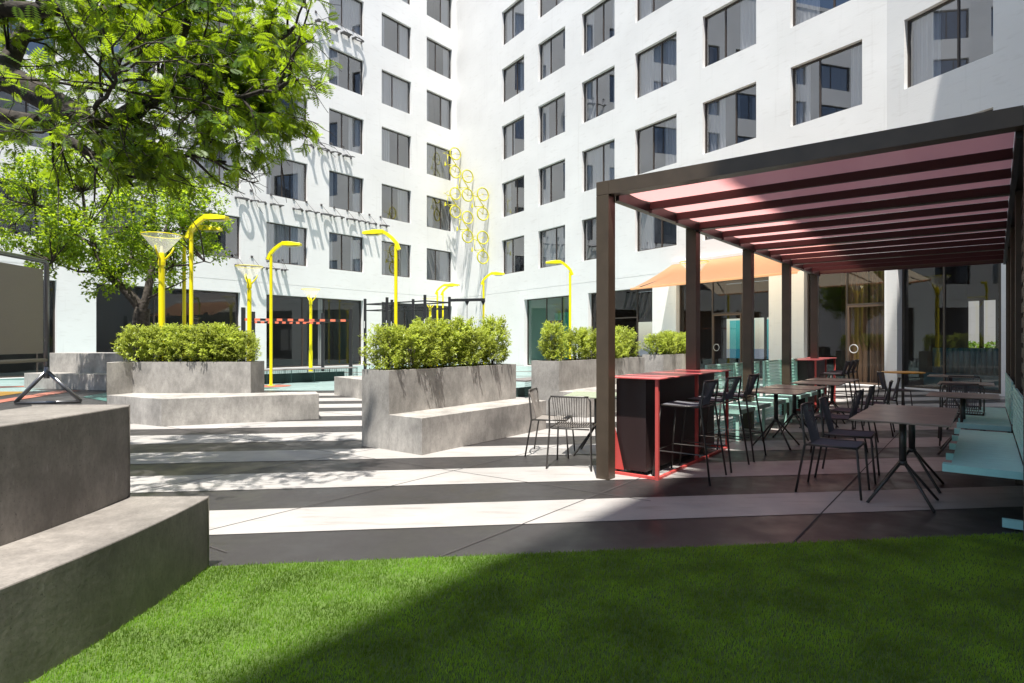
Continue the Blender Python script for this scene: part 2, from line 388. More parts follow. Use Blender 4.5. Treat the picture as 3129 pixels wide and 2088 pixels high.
# ---- left wing
left = empty('hotel_building', (0, 0, 0), 0, 'white plaster hotel wing with grid of windows and flat metal lettering, left of the corner', 'building')
FL = Facade(left, CRN, UL, NL, 50, H_ALL)
colsL = [(.25, 2.25), (3.58, 5.78), (7.62, 10.12), (11.85, 14.62)]
def sL(x):                                   # photo column (3129 wide) -> metres from the corner on the left wing
    k = (x - 1564.5) / 1824; return (k * CRN.y - CRN.x) / (UL.x - k * UL.y)
def sR(x):
    k = (x - 1564.5) / 1824; return (k * CRN.y - CRN.x) / (UR.x - k * UR.y)
def s2(x):
    k = (x - 1564.5) / 1824; return (k * BND.y - BND.x) / (U2.x - k * U2.y)
colsL = [(sL(1381.6), sL(1304.1)), (sL(1256.6), sL(1166.6)), (sL(1111.8), sL(1006.3)), (sL(940.2), sL(814.4)), (sL(735.2), sL(582)), (sL(480), sL(310)), (sL(174), sL(-60))]
for k in range(4): a = colsL[-1][1] + 1.5 ; colsL.append((a, a + 3.4))
upper(FL, colsL)
Zg = 4.06
FL.window(sL(1381.6), sL(1166.7), .04, Zg, .3, mull=(sL(1245),), glass=M['shopglass'])
FL.window(sL(1110.6), sL(814.6), .04, Zg, .3, mull=(sL(998), sL(932)), glass=M['shopglass'], curtain=[(sL(1000), sL(985))])
FL.window(sL(735.3), sL(294.9), .04, Zg, .3, mull=(sL(570), sL(478)), glass=M['shopglass'])
FL.window(sL(174), sL(-60), .04, Zg, .3, mull=(sL(120),), glass=M['shopglass'])
FL.wall(M['plaster'], groove=4.65)
# ---- right wing with its bend
right = empty('hotel_building', (0, 0, 0), 0, 'white plaster hotel wing rising behind the dark pergola, with shopfront glazing at its foot', 'building')
FR = Facade(right, CRN, UR, NR, 29.27, H_ALL)
colsR = [(sR(a), sR(b)) for a, b in ((1533.5, 1601.6), (1644.5, 1726.6), (1777.7, 1877.7), (1940.6, 2067), (2146.8, 2310.1), (2415, 2633.7))]
upper(FR, colsR, pat=1)
d3 = .3
FR.window(sR(1601.6), sR(1738.7), .04, Zg, d3, mull=(sR(1659.7), sR(1706.6)), trans=[(sR(1659.7), sR(1706.6), 2.65)], door=(sR(1659.7), sR(1706.6), 2.65), glass=M['shopglass'])
FR.window(sR(1796.8), sR(1993), .04, Zg, d3, mull=(sR(1860), sR(1935.8),), trans=[(sR(1860), sR(1935.8), 2.65)], glass=M['shopglass'])
FR.window(sR(2065.3), sR(2348.5), .04, Zg, d3, mull=(sR(2165), sR(2256.6)), trans=[(sR(2165), sR(2256.6), 2.65)], door=(sR(2165), sR(2256.6), 2.65), glass=M['shopglass'])
FR.window(sR(2455.7), sR(2701.7), .04, Zg, d3, mull=(sR(2576),), trans=[(sR(2576), sR(2701.7), 2.75)], door=(sR(2576), sR(2701.7), 2.75), glass=M['shopglass'], curtain=[(sR(2560), sR(2630)), (sR(2636), sR(2698))], depth=M['wood'])
FR.wall(M['plaster'], groove=4.62)
F2 = Facade(right, BND, U2, N2, END2, H_ALL)
upper(F2, [(s2(2762), s2(3033.5))], pat=3)
F2.window(s2(2740), s2(3058), .04, Zg, d3, mull=(s2(2867), s2(3037)), glass=M['shopglass'])
F2.wall(M['plaster'], groove=4.62)
# ---- third wing beside the camera; its roof edge throws the shade on lawn and pergola
third = empty('hotel_building', (0, 0, 0), 0, 'white hotel wing in shade close beside the pergola and lawn, at the right edge', 'building')
H3 = 24.0
F3 = Facade(third, W3, E3, N3, 19.04, H3, s_start=-14)
upper(F3, [(a, a + 2.6) for a in (-12.5, -8, -3.5, 1, 5.5, 10, 14.5)], rows=4, pat=2)
F3.wall(M['plaster'], groove=4.62)
# ---- rooms behind the glass, floors and roofs
def room(F, a0, a1, z0, z1, d0, d1, mat, name='room', back=True):
    m = MB(); p = [F.P(a0, 0, d0), F.P(a1, 0, d0), F.P(a1, 0, d1), F.P(a0, 0, d1)]
    lo = [(x, y, z0) for x, y, _ in p]; hi = [(x, y, z1) for x, y, _ in p]
    m.add(lo + hi, [(0, 1, 2, 3), (4, 5, 6, 7), (1, 2, 6, 5), (3, 0, 4, 7)] + ([(2, 3, 7, 6)] if back else []))
    return m.build(name, mat, F.root)
room(FL, 0, 50, 4.9, H_ALL - .3, .5, 2.2, M['room'], 'upper_rooms'); room(FR, 0, 29.2, 4.9, H_ALL - .3, .5, 2.2, M['room'], 'upper_rooms')
room(F2, 0.1, 4.7, 4.9, H_ALL - .3, .5, 2.2, M['room'], 'upper_rooms'); room(F3, -14, 18.8, 4.9, H3 - .3, .5, 2.2, M['room'], 'upper_rooms')
room(FL, 0.3, 50, .012, 4.3, .33, 5, M['room'], 'ground_room')
room(FR, sR(1590), sR(1752), .012, 4.3, .33, 3.2, M['room_pale'], 'ground_room')
gr = MB(); FR.bar(gr, sR(1600), sR(1690), .02, 3.3, 2.4, 2.5); gr.build('green_partition', M['room_green'], right)
room(FR, sR(1785), sR(2010), .012, 4.3, .33, 4, M['room_warm'], 'ground_room', False)
room(FR, sR(2050), sR(2360), .012, 4.3, .33, 4, M['room_warm'], 'ground_room', False)
room(FR, sR(2440), 29.2, .012, 4.3, .33, 3, M['room_warm'], 'ground_room')
room(F2, 0.05, 3.5, .012, 4.3, .33, 4.0, M['room_warm'], 'ground_room', False)
bl = MB()
for a_, b_ in ((2075, 2150), (2185, 2215), (2225, 2252), (2275, 2340)): bl.add([FR.P(sR(a_), .1, 3.6), FR.P(sR(b_), .1, 3.6), FR.P(sR(b_), 2.5, 3.6), FR.P(sR(a_), 2.5, 3.6)], [(0, 1, 2, 3)])
bl.build('blue_partition', glass_mat('blue glass', (.12, .62, .72), 1.4), right)
def backwall(F, a0, a1, d, zs, posts, name='back_window'):
    m = MB(); F.bar(m, a0, a1, zs, 4.28, d, d + .08); F.bar(m, a0, a1, .02, .7, d, d + .08)
    for p in posts: F.bar(m, p - .05, p + .05, .7, zs, d, d + .08)
    m.build(name, M['room_warm'], F.root)
backwall(F2, .06, 3.48, 3.9, 2.9, [.5, 1.0, 1.7, 2.3, 2.9]); backwall(FR, sR(2052), sR(2358), 3.9, 2.6, [sR(q) for q in (2110, 2170, 2220, 2262, 2300)]); backwall(FR, sR(1787), sR(2008), 3.9, 2.6, [sR(q) for q in (1850, 1900, 1960)])
def roofcap(F, H, dep):
    m = MB(); F.bar(m, F.s0, F.L, H, H + .35, -.05, dep); m.build('roof', M['plaster'], F.root)
roofcap(FL, H_ALL, 12); roofcap(FR, H_ALL, 12); roofcap(F2, H_ALL, 3.0)
rm = MB(); F3.bar(rm, F3.s0, F3.L - .3, H3, H3 + .3, 0, 10); rm.build('roof', M['plaster'], third)
em = MB(); F3.bar(em, -14.02, -14, 0, H3, 0, 10); em.build('end_wall', M['plaster'], third)

# ------------------------------------------------------------------ ground
g = MB(); g.sheet([(-90, -60), (90, -60), (90, 120), (-90, 120)], 0); tag(g.build('ground', M['asphalt']), 'dark grey asphalt courtyard floor', None, None, 'structure')
def inside(x, y):
    p = Vector((x, y))
    return (p - CRN).dot(NR) > 0 and (p - BND).dot(N2) > .02 and (p - W3).dot(N3) > .02
edges = [4.89, 5.59, 6.34, 7.10, 7.82, 8.58, 9.32, 10.17, 10.89, 11.67, 12.39, 13.24, 13.95, 14.79, 15.52, 16.39, 17.08, 17.98]
st = MB(); K = .114
for i in range(0, len(edges), 2):
    a, b = edges[i], edges[i + 1]; x0 = -8.4 if a < 11.8 else -6.6 - .1 * i
    if a > 13: x0 = -8.5
    x1 = 20.0
    while x1 > 0 and not (inside(x1, a + K * x1) and inside(x1, b + K * x1)): x1 -= .05
    st.sheet([(x0, a + K * x0), (x1, a + K * x1), (x1, b + K * x1), (x0, b + K * x0)], .004)
tag(st.build('road_marking', M['white']), 'broad off-white stripes painted across the paving', None, None, 'structure')
# slab joints: thin dark saw cuts in the paving
jt = MB()
def cut(p, q, w=.006): 
    p, q = Vector(p), Vector(q); d = (q - p).normalized(); n = Vector((-d.y, d.x)) * w
    jt.add([(p.x - n.x, p.y - n.y, .0055), (q.x - n.x, q.y - n.y, .0055), (q.x + n.x, q.y + n.y, .0055), (p.x + n.x, p.y + n.y, .0055)], [(0, 1, 2, 3)])
for k in range(-3, 7):
    a = Vector((-3.2 + k * 2.6, 4.1 + .114 * (k * 2.6 - 3.2))); cut(a, a + Vector((.62, .78)) * 11)
for k in range(0, 6):
    a = Vector((-8 + k * 1.0, 8.2 + k * 2.9)); b = a + Vector((.83, -.55)) * (9 + k)
    while b.y < 4.4 + .114 * b.x: b -= Vector((.83, -.55)) * .2
    if k < 5: cut(a, b)
tag(jt.build('paving_joints', simple('joint', (.05, .045, .045), .9)), 'thin dark saw-cut joints in the paving', None, None, 'structure')
def zp(x, y): return gp((x / 6.714) * .751, (1150 + y / 6.714) * .751)
pl = MB(); pl.m = 0
far = [(-16, 18.75 - 1.9), (-9.0, 18.7), (12.6, 18.9), (-4.3, 43.6), (-30, 11)]
# play floor: pale turquoise between the stripes and the two wings
pl.sheet([(-8.9, 18.35), (-6, 18.2), (11.4, 20.6), (-4.16, 43.6), (-15.5, 29.4), (-24.0, 18.9), (-14.9, 18.9), (-12.6, 19.4)], .004)
pl.sheet([zp(-200, 255), zp(-200, 322), zp(1120, 316), zp(520, 262)], .008)
pl.sheet([zp(-200, 104), zp(-200, 215), zp(520, 200), zp(520, 90)], .008)
tag(pl.build('play_floor', M['cyan']), 'pale turquoise rubber play surface', None, None, 'structure')
def patch(name, mat, polys, label, z=.012):
    m = MB()
    for p in polys: m.sheet(p, z)
    tag(m.build(name, mat), label, None, None, 'structure')
patch('floor_pattern', M['salmon'], [[zp(-300, 540), zp(-300, 600), zp(1400, 332), zp(1680, 300), zp(1150, 308)], [zp(260, 226), zp(520, 222), zp(520, 200)],
      [(-8.05 + .62 * math.cos(t * .2618), 20.0 + .62 * math.sin(t * .2618)) for t in range(24)]], 'salmon shapes painted on the play floor')
patch('floor_pattern', M['yellowg'], [[zp(-300, 322), zp(-300, 440), zp(0, 415), zp(500, 345), zp(640, 320)]], 'ochre wedge painted on the play floor')
patch('floor_pattern', M['teal'], [[zp(1700, 430), zp(2400, 300), zp(2400, 560)], [zp(-200, 30), zp(-200, 85), zp(520, 70), zp(520, 25)],
      [(-9.6, 18.9), (-8.6, 18.5), (-7.4, 19.1), (-8.4, 19.6)]], 'teal shapes painted on the play floor', .010)
patch('floor_pattern', M['rust'], [[zp(-200, 216), zp(-200, 252), zp(520, 226), zp(520, 202)], [(-9, 24.6), (-9, 24.72), (8, 26.6), (8, 26.4)], [(-9, 28.6), (-9, 28.9), (4.4, 30.3), (4.4, 30.0)]],
      'rust brown lines painted on the play floor', .011)

# ------------------------------------------------------------------ lawn
def bench_x(Y, R_): 
    t = R_ * R_ - (Y - 3.75) ** 2; return math.sqrt(max(0, t)) - 8.5
def lawn_edge(x): return 4.17 + .114 * x
lw = MB(); pts = [(3.95 - k * .25, ) for k in range(26)]
pl_ = [(bench_x(y[0], 6.47), y[0]) for y in pts]
pl_ += [(1.99 + .7117 * -3.2 - .05, -3.2)] if False else []
wx = lambda y: 2.25 + .7817 * y - .03
poly = pl_ + [(wx(pl_[-1][1]), pl_[-1][1])] + [(5.6, lawn_edge(5.6))] + [(3.7, lawn_edge(3.7))]
lw.sheet(poly, .012); tag(lw.build('lawn_base', M['turf']), 'green backing of the artificial lawn', None, None, 'structure')
def blades(n, x0, x1, y0, y1, hgt, wid):
    x = RNG.uniform(x0, x1, n); y = RNG.uniform(y0, y1, n)
    bx = np.sqrt(np.maximum(0, 6.5 ** 2 - (y - 3.75) ** 2)) - 8.5
    ok = (y < 4.17 + .114 * x + RNG.normal(0, .006, n)) & (x > bx + .005) & (x < wx(y)) & ~((y > 3.93) & (x < -2.0)); x, y = x[ok], y[ok]; n = len(x)
    th = RNG.uniform(0, 2 * np.pi, n); h = hgt * RNG.uniform(.6, 1.25, n); lean = RNG.uniform(.1, .75, n) * h; w = wid * RNG.uniform(.7, 1.3, n)
    la = RNG.uniform(0, 2 * np.pi, n); la = np.where(RNG.random(n) < .5, RNG.normal(.6, .9, n), la)
    cx, sx = np.cos(th), np.sin(th); V = np.zeros((n, 5, 3))
    V[:, 0] = np.stack([x - cx * w, y - sx * w, np.full(n, .01)], 1); V[:, 1] = np.stack([x + cx * w, y + sx * w, np.full(n, .01)], 1)
    mx, my = x + np.cos(la) * lean * .35, y + np.sin(la) * lean * .35
    V[:, 2] = np.stack([mx + cx * w * .8, my + sx * w * .8, .01 + h * .6], 1); V[:, 3] = np.stack([mx - cx * w * .8, my - sx * w * .8, .01 + h * .6], 1)
    V[:, 4] = np.stack([x + np.cos(la) * lean, y + np.sin(la) * lean, .01 + h], 1)
    b = np.arange(n)[:, None] * 5
    T = np.concatenate([b + np.array([[0, 1, 2]]), b + np.array([[0, 2, 3]]), b + np.array([[3, 2, 4]])], 0)
    return V.reshape(-1, 3), T
V1, T1 = blades(230000, -2.3, 5.6, 1.9, 4.85, .023, .0021)
V3, T3 = blades(9000, -2.3, 3.75, 1.9, 4.7, .032, .0018)
V2, T2 = blades(50000, -3.6, 4, -2.2, 1.9, .026, .003)
gr_ = np_mesh('grass', np.concatenate([V1, V2, V3]), np.concatenate([T1, T2 + len(V1), T3 + len(V1) + len(V2)]), M['grass'])
tag(gr_, 'short bright green artificial grass in the foreground', 'grass', None, 'stuff')

# ------------------------------------------------------------------ concrete benches and planters
cb = empty('stepped_bench', (-8.5, 3.75, 0), 0, 'curved two-step dark concrete bench at the left edge of the lawn', 'bench')
def arc_block(R0, R1, z0, z1, a0, a1, n=40):
    m = MB(); vs = []
    for i in range(n + 1):
        a = a0 + (a1 - a0) * i / n; c, s_ = math.cos(a), math.sin(a)
        vs += [(R0 * c, R0 * s_, z0), (R1 * c, R1 * s_, z0), (R1 * c, R1 * s_, z1), (R0 * c, R0 * s_, z1)]
    fs = [(0, 1, 2, 3), (4 * n + 3, 4 * n + 2, 4 * n + 1, 4 * n)]
    for i in range(n):
        for k in range(4): fs.append((4 * i + k, 4 * i + (k + 1) % 4, 4 * i + 4 + (k + 1) % 4, 4 * i + 4 + k))
    m.add(vs, fs); return m
aE = math.asin(.185 / 6.5)
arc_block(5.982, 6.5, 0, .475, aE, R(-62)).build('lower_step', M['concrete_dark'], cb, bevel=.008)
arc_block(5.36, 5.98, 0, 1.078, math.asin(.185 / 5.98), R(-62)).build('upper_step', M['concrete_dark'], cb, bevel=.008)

def planter(org, d, L, wp, ws, label, zs=.492, zt=1.10, name='concrete_planter'):
    """box of soil with a bench step on its right side; org = front left corner, d = long direction"""
    d = Vector(d).normalized(); w = Vector((d.y, -d.x)); root = empty(name, (org[0], org[1], 0), 0, label, 'planter')
    def box(m, a0, a1, b0, b1, z0, z1): m.obox((d.x * a0 + w.x * b0, d.y * a0 + w.y * b0, z0), (d.x * (a1 - a0), d.y * (a1 - a0), 0), (w.x * (b1 - b0), w.y * (b1 - b0), 0), (0, 0, z1 - z0))
    m = MB(); t = .05
    box(m, 0, L, 0, t, 0, zt); box(m, 0, L, wp - t, wp, 0, zt); box(m, 0, t, t, wp - t, 0, zt); box(m, L - t, L, t, wp - t, 0, zt)
    m.build('box', M['concrete'], root)
    m = MB(); box(m, t, L - t, t, wp - t, .8, zt - .06); m.build('soil', M['soil'], root)
    if ws: m = MB(); box(m, 0, L, wp, wp + ws, 0, zs); m.build('seat', M['concrete'], root, bevel=.006)
    return root, d, w
P2, d2_, w2_ = planter((-2.1575, 8.587), (.6, .8), 2.95, .575, .64, 'grey concrete planter with bench step in the middle of the courtyard')
P3, d3_, w3_ = planter((.406, 12.5), (.6, .8), 4.1, .68, .64, 'grey concrete planter with bench step just left of the pergola')
P4, d4_, w4_ = planter((4.0, 18.35), (.6, .8), 2.6, .68, .5, 'far grey concrete planter seen behind the red bar top')
# planter with a kinked bench, left
P1 = empty('concrete_planter', (-6, 11.5, 0), 0, 'grey concrete planter with kinked bench in front, left of centre', 'planter')
def off(poly, o=(-6, 11.5)): return [(x - o[0], y - o[1]) for x, y in poly]
m = MB(); outer = [(-7.75, 11.44), (-7.62, 11.26), (-7.43, 11.72), (-5.12, 11.70), (-5.12, 12.35), (-7.95, 12.45)]
m.prism(off([(-7.75, 11.44), (-7.64, 11.26), (-7.43, 11.70), (-7.55, 11.75)]), 0, 1.10)
m.prism(off([(-7.55, 11.752), (-7.43, 11.702), (-5.12, 11.70), (-5.12, 11.76), (-7.50, 11.765)]), 0, 1.10)
m.prism(off([(-5.18, 11.762), (-5.12, 11.762), (-5.12, 12.35), (-5.18, 12.29)]), 0, 1.10)
m.prism(off([(-5.182, 12.29), (-5.122, 12.352), (-7.95, 12.45), (-7.90, 12.39)]), 0, 1.10)
m.prism(off([(-7.902, 12.388), (-7.952, 12.448), (-7.752, 11.442), (-7.7, 11.5)]), 0, 1.10)
m.build('box', M['concrete'], P1)
m = MB(); m.prism(off([(-7.6, 11.77), (-5.19, 11.77), (-5.19, 12.28), (-7.85, 12.37)]), .8, 1.04); m.build('soil', M['soil'], P1)
m = MB(); m.prism(off([(-7.63, 11.255), (-6.17, 10.51), (-3.72, 11.51), (-3.95, 12.05), (-5.11, 11.697), (-7.425, 11.697)]), 0, .492); m.build('seat', M['concrete'], P1, bevel=.006)
# low benches further back
P0 = empty('concrete_bench', (-14, 19.5, 0), 0, 'low grey concrete bench with back wall behind the screen stand, far left', 'bench')
m = MB(); m.prism([(-1.70, -.28), (1.6, -1.25), (1.95, -.75), (-1.45, .33)], 0, .485); m.build('seat', M['concrete'], P0, bevel=.006)
m = MB(); m.prism([(-1.449, .333), (1.951, -.748), (2.9, 1.0), (-1.1, 1.5)], 0, 1.12); m.build('back_wall', M['concrete'], P0, bevel=.006)
P5 = empty('concrete_bench', (-5.01, 16.83, 0), 0, 'low grey concrete bench block beyond the striped paving, behind the central planter', 'bench')
m = MB(); m.prism([(0, 0), (1.9, -2.25), (2.5, -1.8), (.6, .5)], 0, .51); m.build('seat', M['concrete'], P5, bevel=.006)

# ------------------------------------------------------------------ plants
def lance(n=1):
    T = np.array([[-.0, 0, 0], [.5, .45, .12], [0, 1, -.05], [-.5, .45, .12]]); return T
LEAF_F = np.array([[0, 1, 2, 3]])
def leaf_cloud(pos, fwd, up, sc, T=None, F=None):
    T = lance() if T is None else T; F = LEAF_F if F is None else F
    V = inst(T, pos, fwd, up, sc); n = len(pos); k = T.shape[0]
    FF = (np.arange(n)[:, None, None] * k + F[None]).reshape(-1, F.shape[1]); return V.reshape(-1, 3), FF
def shrub_mesh(seed, rad=.30, hgt=.74, ntw=300, lp=17):
    rng = np.random.default_rng(seed); root = empty('shrub')
    st_ = MB(); P, Fw, S = [], [], []
    for i in range(9):
        a = rng.uniform(0, 6.28); r = rng.uniform(.1, .6) * rad; top = (math.cos(a) * r, math.sin(a) * r, hgt * rng.uniform(.6, .92))
        st_.tube([(math.cos(a) * .03, math.sin(a) * .03, -.06), (top[0] * .5, top[1] * .5, top[2] * .5), top], [.008, .006, .003], 4)
    for i in range(ntw):
        u = rng.uniform(0, 1) ** .8; z = .06 + u * (hgt - .10); a = rng.uniform(0, 6.28)
        prof = math.sin(math.pi * min(1, (z / hgt) * .80 + .14)) ** .5
        rr = rad * prof * rng.uniform(.45, 1.12) * (1 + .18 * math.sin(3 * a + seed)); c = np.array([math.cos(a) * rr, math.sin(a) * rr, z])
        out = np.array([math.cos(a), math.sin(a), rng.uniform(.1, .9) + (1.4 if u > .85 else 0)]); out /= np.linalg.norm(out); tl = rng.uniform(.10, .20)
        for j in range(lp):
            t = j / lp; p = c + out * tl * (t - .5) + rng.normal(0, .008, 3)
            P.append(p); d = out * .7 + rng.normal(0, .65, 3); d[2] -= .15; Fw.append(d); S.append(rng.uniform(.034, .060))
    P, Fw, S = np.array(P), np.array(Fw), np.array(S)
    T = lance().copy(); T[:, 0] *= .42
    up = np.tile([0, 0, 1.0], (len(P), 1)) + rng.normal(0, .4, (len(P), 3))
    V, F = leaf_cloud(P, Fw, up, S, T); np_mesh('foliage', V, F, M['shrub'], root); st_.build('stem', M['bark2'], root)
    return root
protos = [shrub_mesh(s, rad=r, hgt=h) for s, r, h in ((11, .31, .74), (12, .29, .80), (13, .33, .68), (14, .26, .86))]
used = set()
def shrub(x, y, kind, sc, rz, label, group):
    if kind in used: o = copy_tree(protos[kind])
    else: o = protos[kind]; used.add(kind)
    o.location = (x, y, 1.04); o.rotation_euler = (0, 0, rz); o.scale = (sc, sc, sc); tag(o, label, 'shrub', group)
ORD = ['first', 'second', 'third', 'fourth', 'fifth', 'sixth', 'seventh', 'eighth']
def row(org, d, w, wp, ss, where, group):
    for i, (s_, k, sc, dv) in enumerate(ss):
        p = Vector(org) + d * s_ + w * (wp / 2 + dv)
        shrub(p.x, p.y, k, sc, i * 1.9, f'yellow-green bushy shrub, {ORD[i]} from the near end of {where}', group)
row((-2.1575, 8.587), d2_, w2_, .575, [(.26, 0, .92, -.04), (.62, 2, 1.0, .06), (1.02, 1, 1.0, 0), (1.42, 0, 1.05, -.02), (1.80, 3, .98, .04), (2.22, 2, .98, -.03), (2.68, 3, 1.03, 0)], 'the central planter', 'shrubs in the central planter')
row((.406, 12.5), d3_, w3_, .68, [(.34, 3, 1.0, -.02), (1.35, 0, 1.0, -.05), (1.75, 1, .95, .05), (2.5, 2, 1.05, .08), (2.95, 0, 1.1, 0), (3.6, 1, 1.0, 0)], 'the planter left of the pergola', 'shrubs in the planter left of the pergola')
row((4.0, 18.35), d4_, w4_, .68, [(.35, 2, 1.0, -.05), (.8, 0, 1.02, .1), (1.25, 1, .98, 0), (1.8, 2, 1.0, .1), (2.25, 0, 1, 0)], 'the far planter', 'shrubs in the far planter')
for i, (x, y, k, sc) in enumerate([(-7.48, 12.0, 2, 1.12), (-7.08, 12.08, 0, 1.05), (-6.72, 12.0, 1, .98), (-6.38, 12.1, 2, 1.12), (-6.02, 11.98, 0, 1.08), (-5.72, 12.05, 1, .98), (-5.42, 12.0, 2, .95)]):
    shrub(x, y, k, sc, i * 2.3, f'yellow-green bushy shrub, {ORD[i]} from the left in the kinked planter', 'shrubs in the left planter')

def grow(mb, start, direc, length, r0, rng, droop=0.0, wob=.25, n=6):
    """one wandering branch; returns its points"""
    p = np.array(start, float); d = np.array(direc, float); d /= np.linalg.norm(d); pts = [p.copy()]
    for i in range(n):
        d = d + rng.normal(0, wob, 3) * .5; d[2] -= droop; d /= np.linalg.norm(d); p = p + d * length / n; pts.append(p.copy())
    rs = [max(.0025, r0 * (1 - .8 * i / n)) for i in range(n + 1)]
    mb.tube([tuple(q) for q in pts], rs, 5 if r0 < .03 else 8, caps=False); return pts, d
def interp(pts, t):
    x = t * (len(pts) - 1); i = min(int(x), len(pts) - 2); return pts[i] + (pts[i + 1] - pts[i]) * (x - i)
# --- near tree with feathery leaves
rng = np.random.default_rng(5)
T1root = empty('feathery_tree', (-8.1, 5.2, 0), 0, 'big tree with feathery pinnate leaves overhanging from the upper left', 'tree')
tr = MB(); org1 = np.array([-8.1, 5.2, 0.0])
def ip(x, y, Y): return np.array([(x - CX) / FX * Y, Y, EYE + (CY - y) / FX * Y]) - org1
limbs = [
    ([(0, 172, 6.2), (105, 225, 6.1), (197, 267, 6.0), (288, 271, 6.0), (334, 239, 6.1), (373, 214, 6.2), (440, 190, 6.4), (527, 169, 6.6), (600, 120, 6.8), (680, 60, 7.0)], .15, .022),
    ([(366, 207, 6.2), (397, 134, 6.2), (422, 77, 6.1), (443, 0, 6.0), (470, -120, 5.8)], .062, .025),
    ([(0, 264, 5.9), (91, 278, 5.9), (148, 316, 5.9), (218, 352, 5.9), (316, 362, 6.1), (432, 359, 6.3), (520, 372, 6.5)], .075, .012),
    ([(218, 352, 5.9), (267, 394, 5.8), (306, 428, 5.7)], .03, .008),
    ([(404, 218, 6.3), (475, 260, 6.6), (598, 292, 6.9), (690, 300, 7.1)], .045, .012),
    ([(0, 20, 6.0), (246, 28, 6.2), (316, 3, 6.4), (420, 20, 6.6), (560, 60, 7.0), (700, 130, 7.3)], .08, .015),
    ([(0, 172, 6.2), (60, 60, 6.6), (160, -60, 7.0), (300, -200, 7.4)], .10, .03),
    ([(190, 290, 6.0), (230, 240, 5.6), (262, 185, 5.2), (240, 110, 5.0)], .03, .008),
    ([(430, 192, 6.4), (500, 225, 6.0), (600, 215, 5.8), (700, 180, 5.9)], .035, .010),
]
base_pts = [np.array([0, 0, 0]), np.array([.1, .1, 1.2]), np.array([.35, .3, 2.4]), ip(-180, 190, 6.3)]
tr.tube([tuple(p) for p in base_pts] + [tuple(ip(0, 172, 6.2))], [.36, .30, .26, .21, .155], 14)
tr.tube([tuple(base_pts[2]), tuple(ip(-150, 270, 6.0)), tuple(ip(0, 264, 5.9))], [.2, .11, .076], 10)
tr.tube([tuple(base_pts[3]), tuple(ip(-120, 60, 6.1)), tuple(ip(0, 20, 6.0))], [.2, .12, .081], 10)
LPs = []
for pts, r0, r1 in limbs:
    P = [ip(*q) for q in pts]; n = len(P); fine = []
    for i in range(n - 1):
        for t in (0, .33, .66): fine.append(P[i] + (P[i + 1] - P[i]) * t + rng.normal(0, .012, 3))
    fine.append(P[-1]); tr.tube([tuple(q) for q in fine], [r0 + (r1 - r0) * (i / (len(fine) - 1)) ** .8 for i in range(len(fine))], 9, caps=False)
    L = sum(np.linalg.norm(P[i + 1] - P[i]) for i in range(n - 1)); k = int(L / .09)
    for j in range(k):
        t = rng.uniform(.05, 1); s_ = interp(P, t); dd = interp(P, min(1, t + .05)) - interp(P, max(0, t - .05)); dd /= np.linalg.norm(dd)
        side = rng.normal(0, 1, 3); side[2] = side[2] * .6 + .1; side -= dd * side.dot(dd); side /= np.linalg.norm(side)
        ln = rng.uniform(.5, 1.25)
        tipw = s_ + (dd * .7 + side) * ln + org1
        if CX + FX * tipw[0] / tipw[1] > 765: continue
        bp_, de = grow(tr, s_, dd * .7 + side, ln, rng.uniform(.008, .02), rng, .03, .35, 6)
        if CY - FX * (bp_[-1] + org1)[2] / (bp_[-1] + org1)[1] + FX * EYE / (bp_[-1] + org1)[1] > 445: continue
        for q in range(int(ln / .11)):
            tt = rng.uniform(.25, 1); s3 = interp(bp_, tt); d3v = (bp_[-1] - bp_[0]); d3v /= np.linalg.norm(d3v)
            if CX + FX * (s3 + org1)[0] / (s3 + org1)[1] > 758: continue
            tp, de3 = grow(tr, s3, d3v * .8 + rng.normal(0, .8, 3), rng.uniform(.18, .42), .005, rng, .06, .35, 4)
            LPs.append(tp)
tr.build('trunk', M['bark'], T1root, smooth=True)
pos, fw, sc = [], [], []
for tp in LPs:
    for t in np.linspace(.1, 1, 9):
        s_ = interp(tp, t); d = tp[-1] - tp[0]; d /= np.linalg.norm(d)
        v = d * .6 + rng.normal(0, .7, 3); v[2] -= .35; pos.append(s_); fw.append(v); sc.append(rng.uniform(.10, .165))
pos, fw, sc = map(np.array, (pos, fw, sc))
W = pos + org1; pxs = CX + FX * W[:, 0] / np.maximum(W[:, 1], .5); pzs = CY - FX * (W[:, 2] - EYE) / np.maximum(W[:, 1], .5)
lim = np.interp(pzs, [-400, 0, 100, 180, 250, 330, 365, 385, 430, 470, 520], [800, 735, 762, 765, 745, 715, 640, 560, 500, 470, 300])
low = (W[:, 2] > 2.75) & (pxs < lim + rng.normal(0, 12, len(lim)))
low &= ~((W[:, 1] < 5.6) & (rng.random(len(pxs)) < .45)); low &= ~((W[:, 2] < 4.6) & (W[:, 1] < 6.15) & (rng.random(len(pxs)) < .3)); low &= rng.random(len(pxs)) < .97
low &= ~((W[:, 1] < 6.15) & (pzs > 60) & (pzs < 330) & (pxs < 520) & (rng.random(len(pxs)) < .4)); low &= pzs < np.where(pxs < 180, 408, 440) + rng.normal(0, 14, len(pzs)); low &= ~((pzs > 385) & (pxs < 300) & (rng.random(len(pxs)) < .35))
pos, fw, sc = pos[low], fw[low], sc[low]
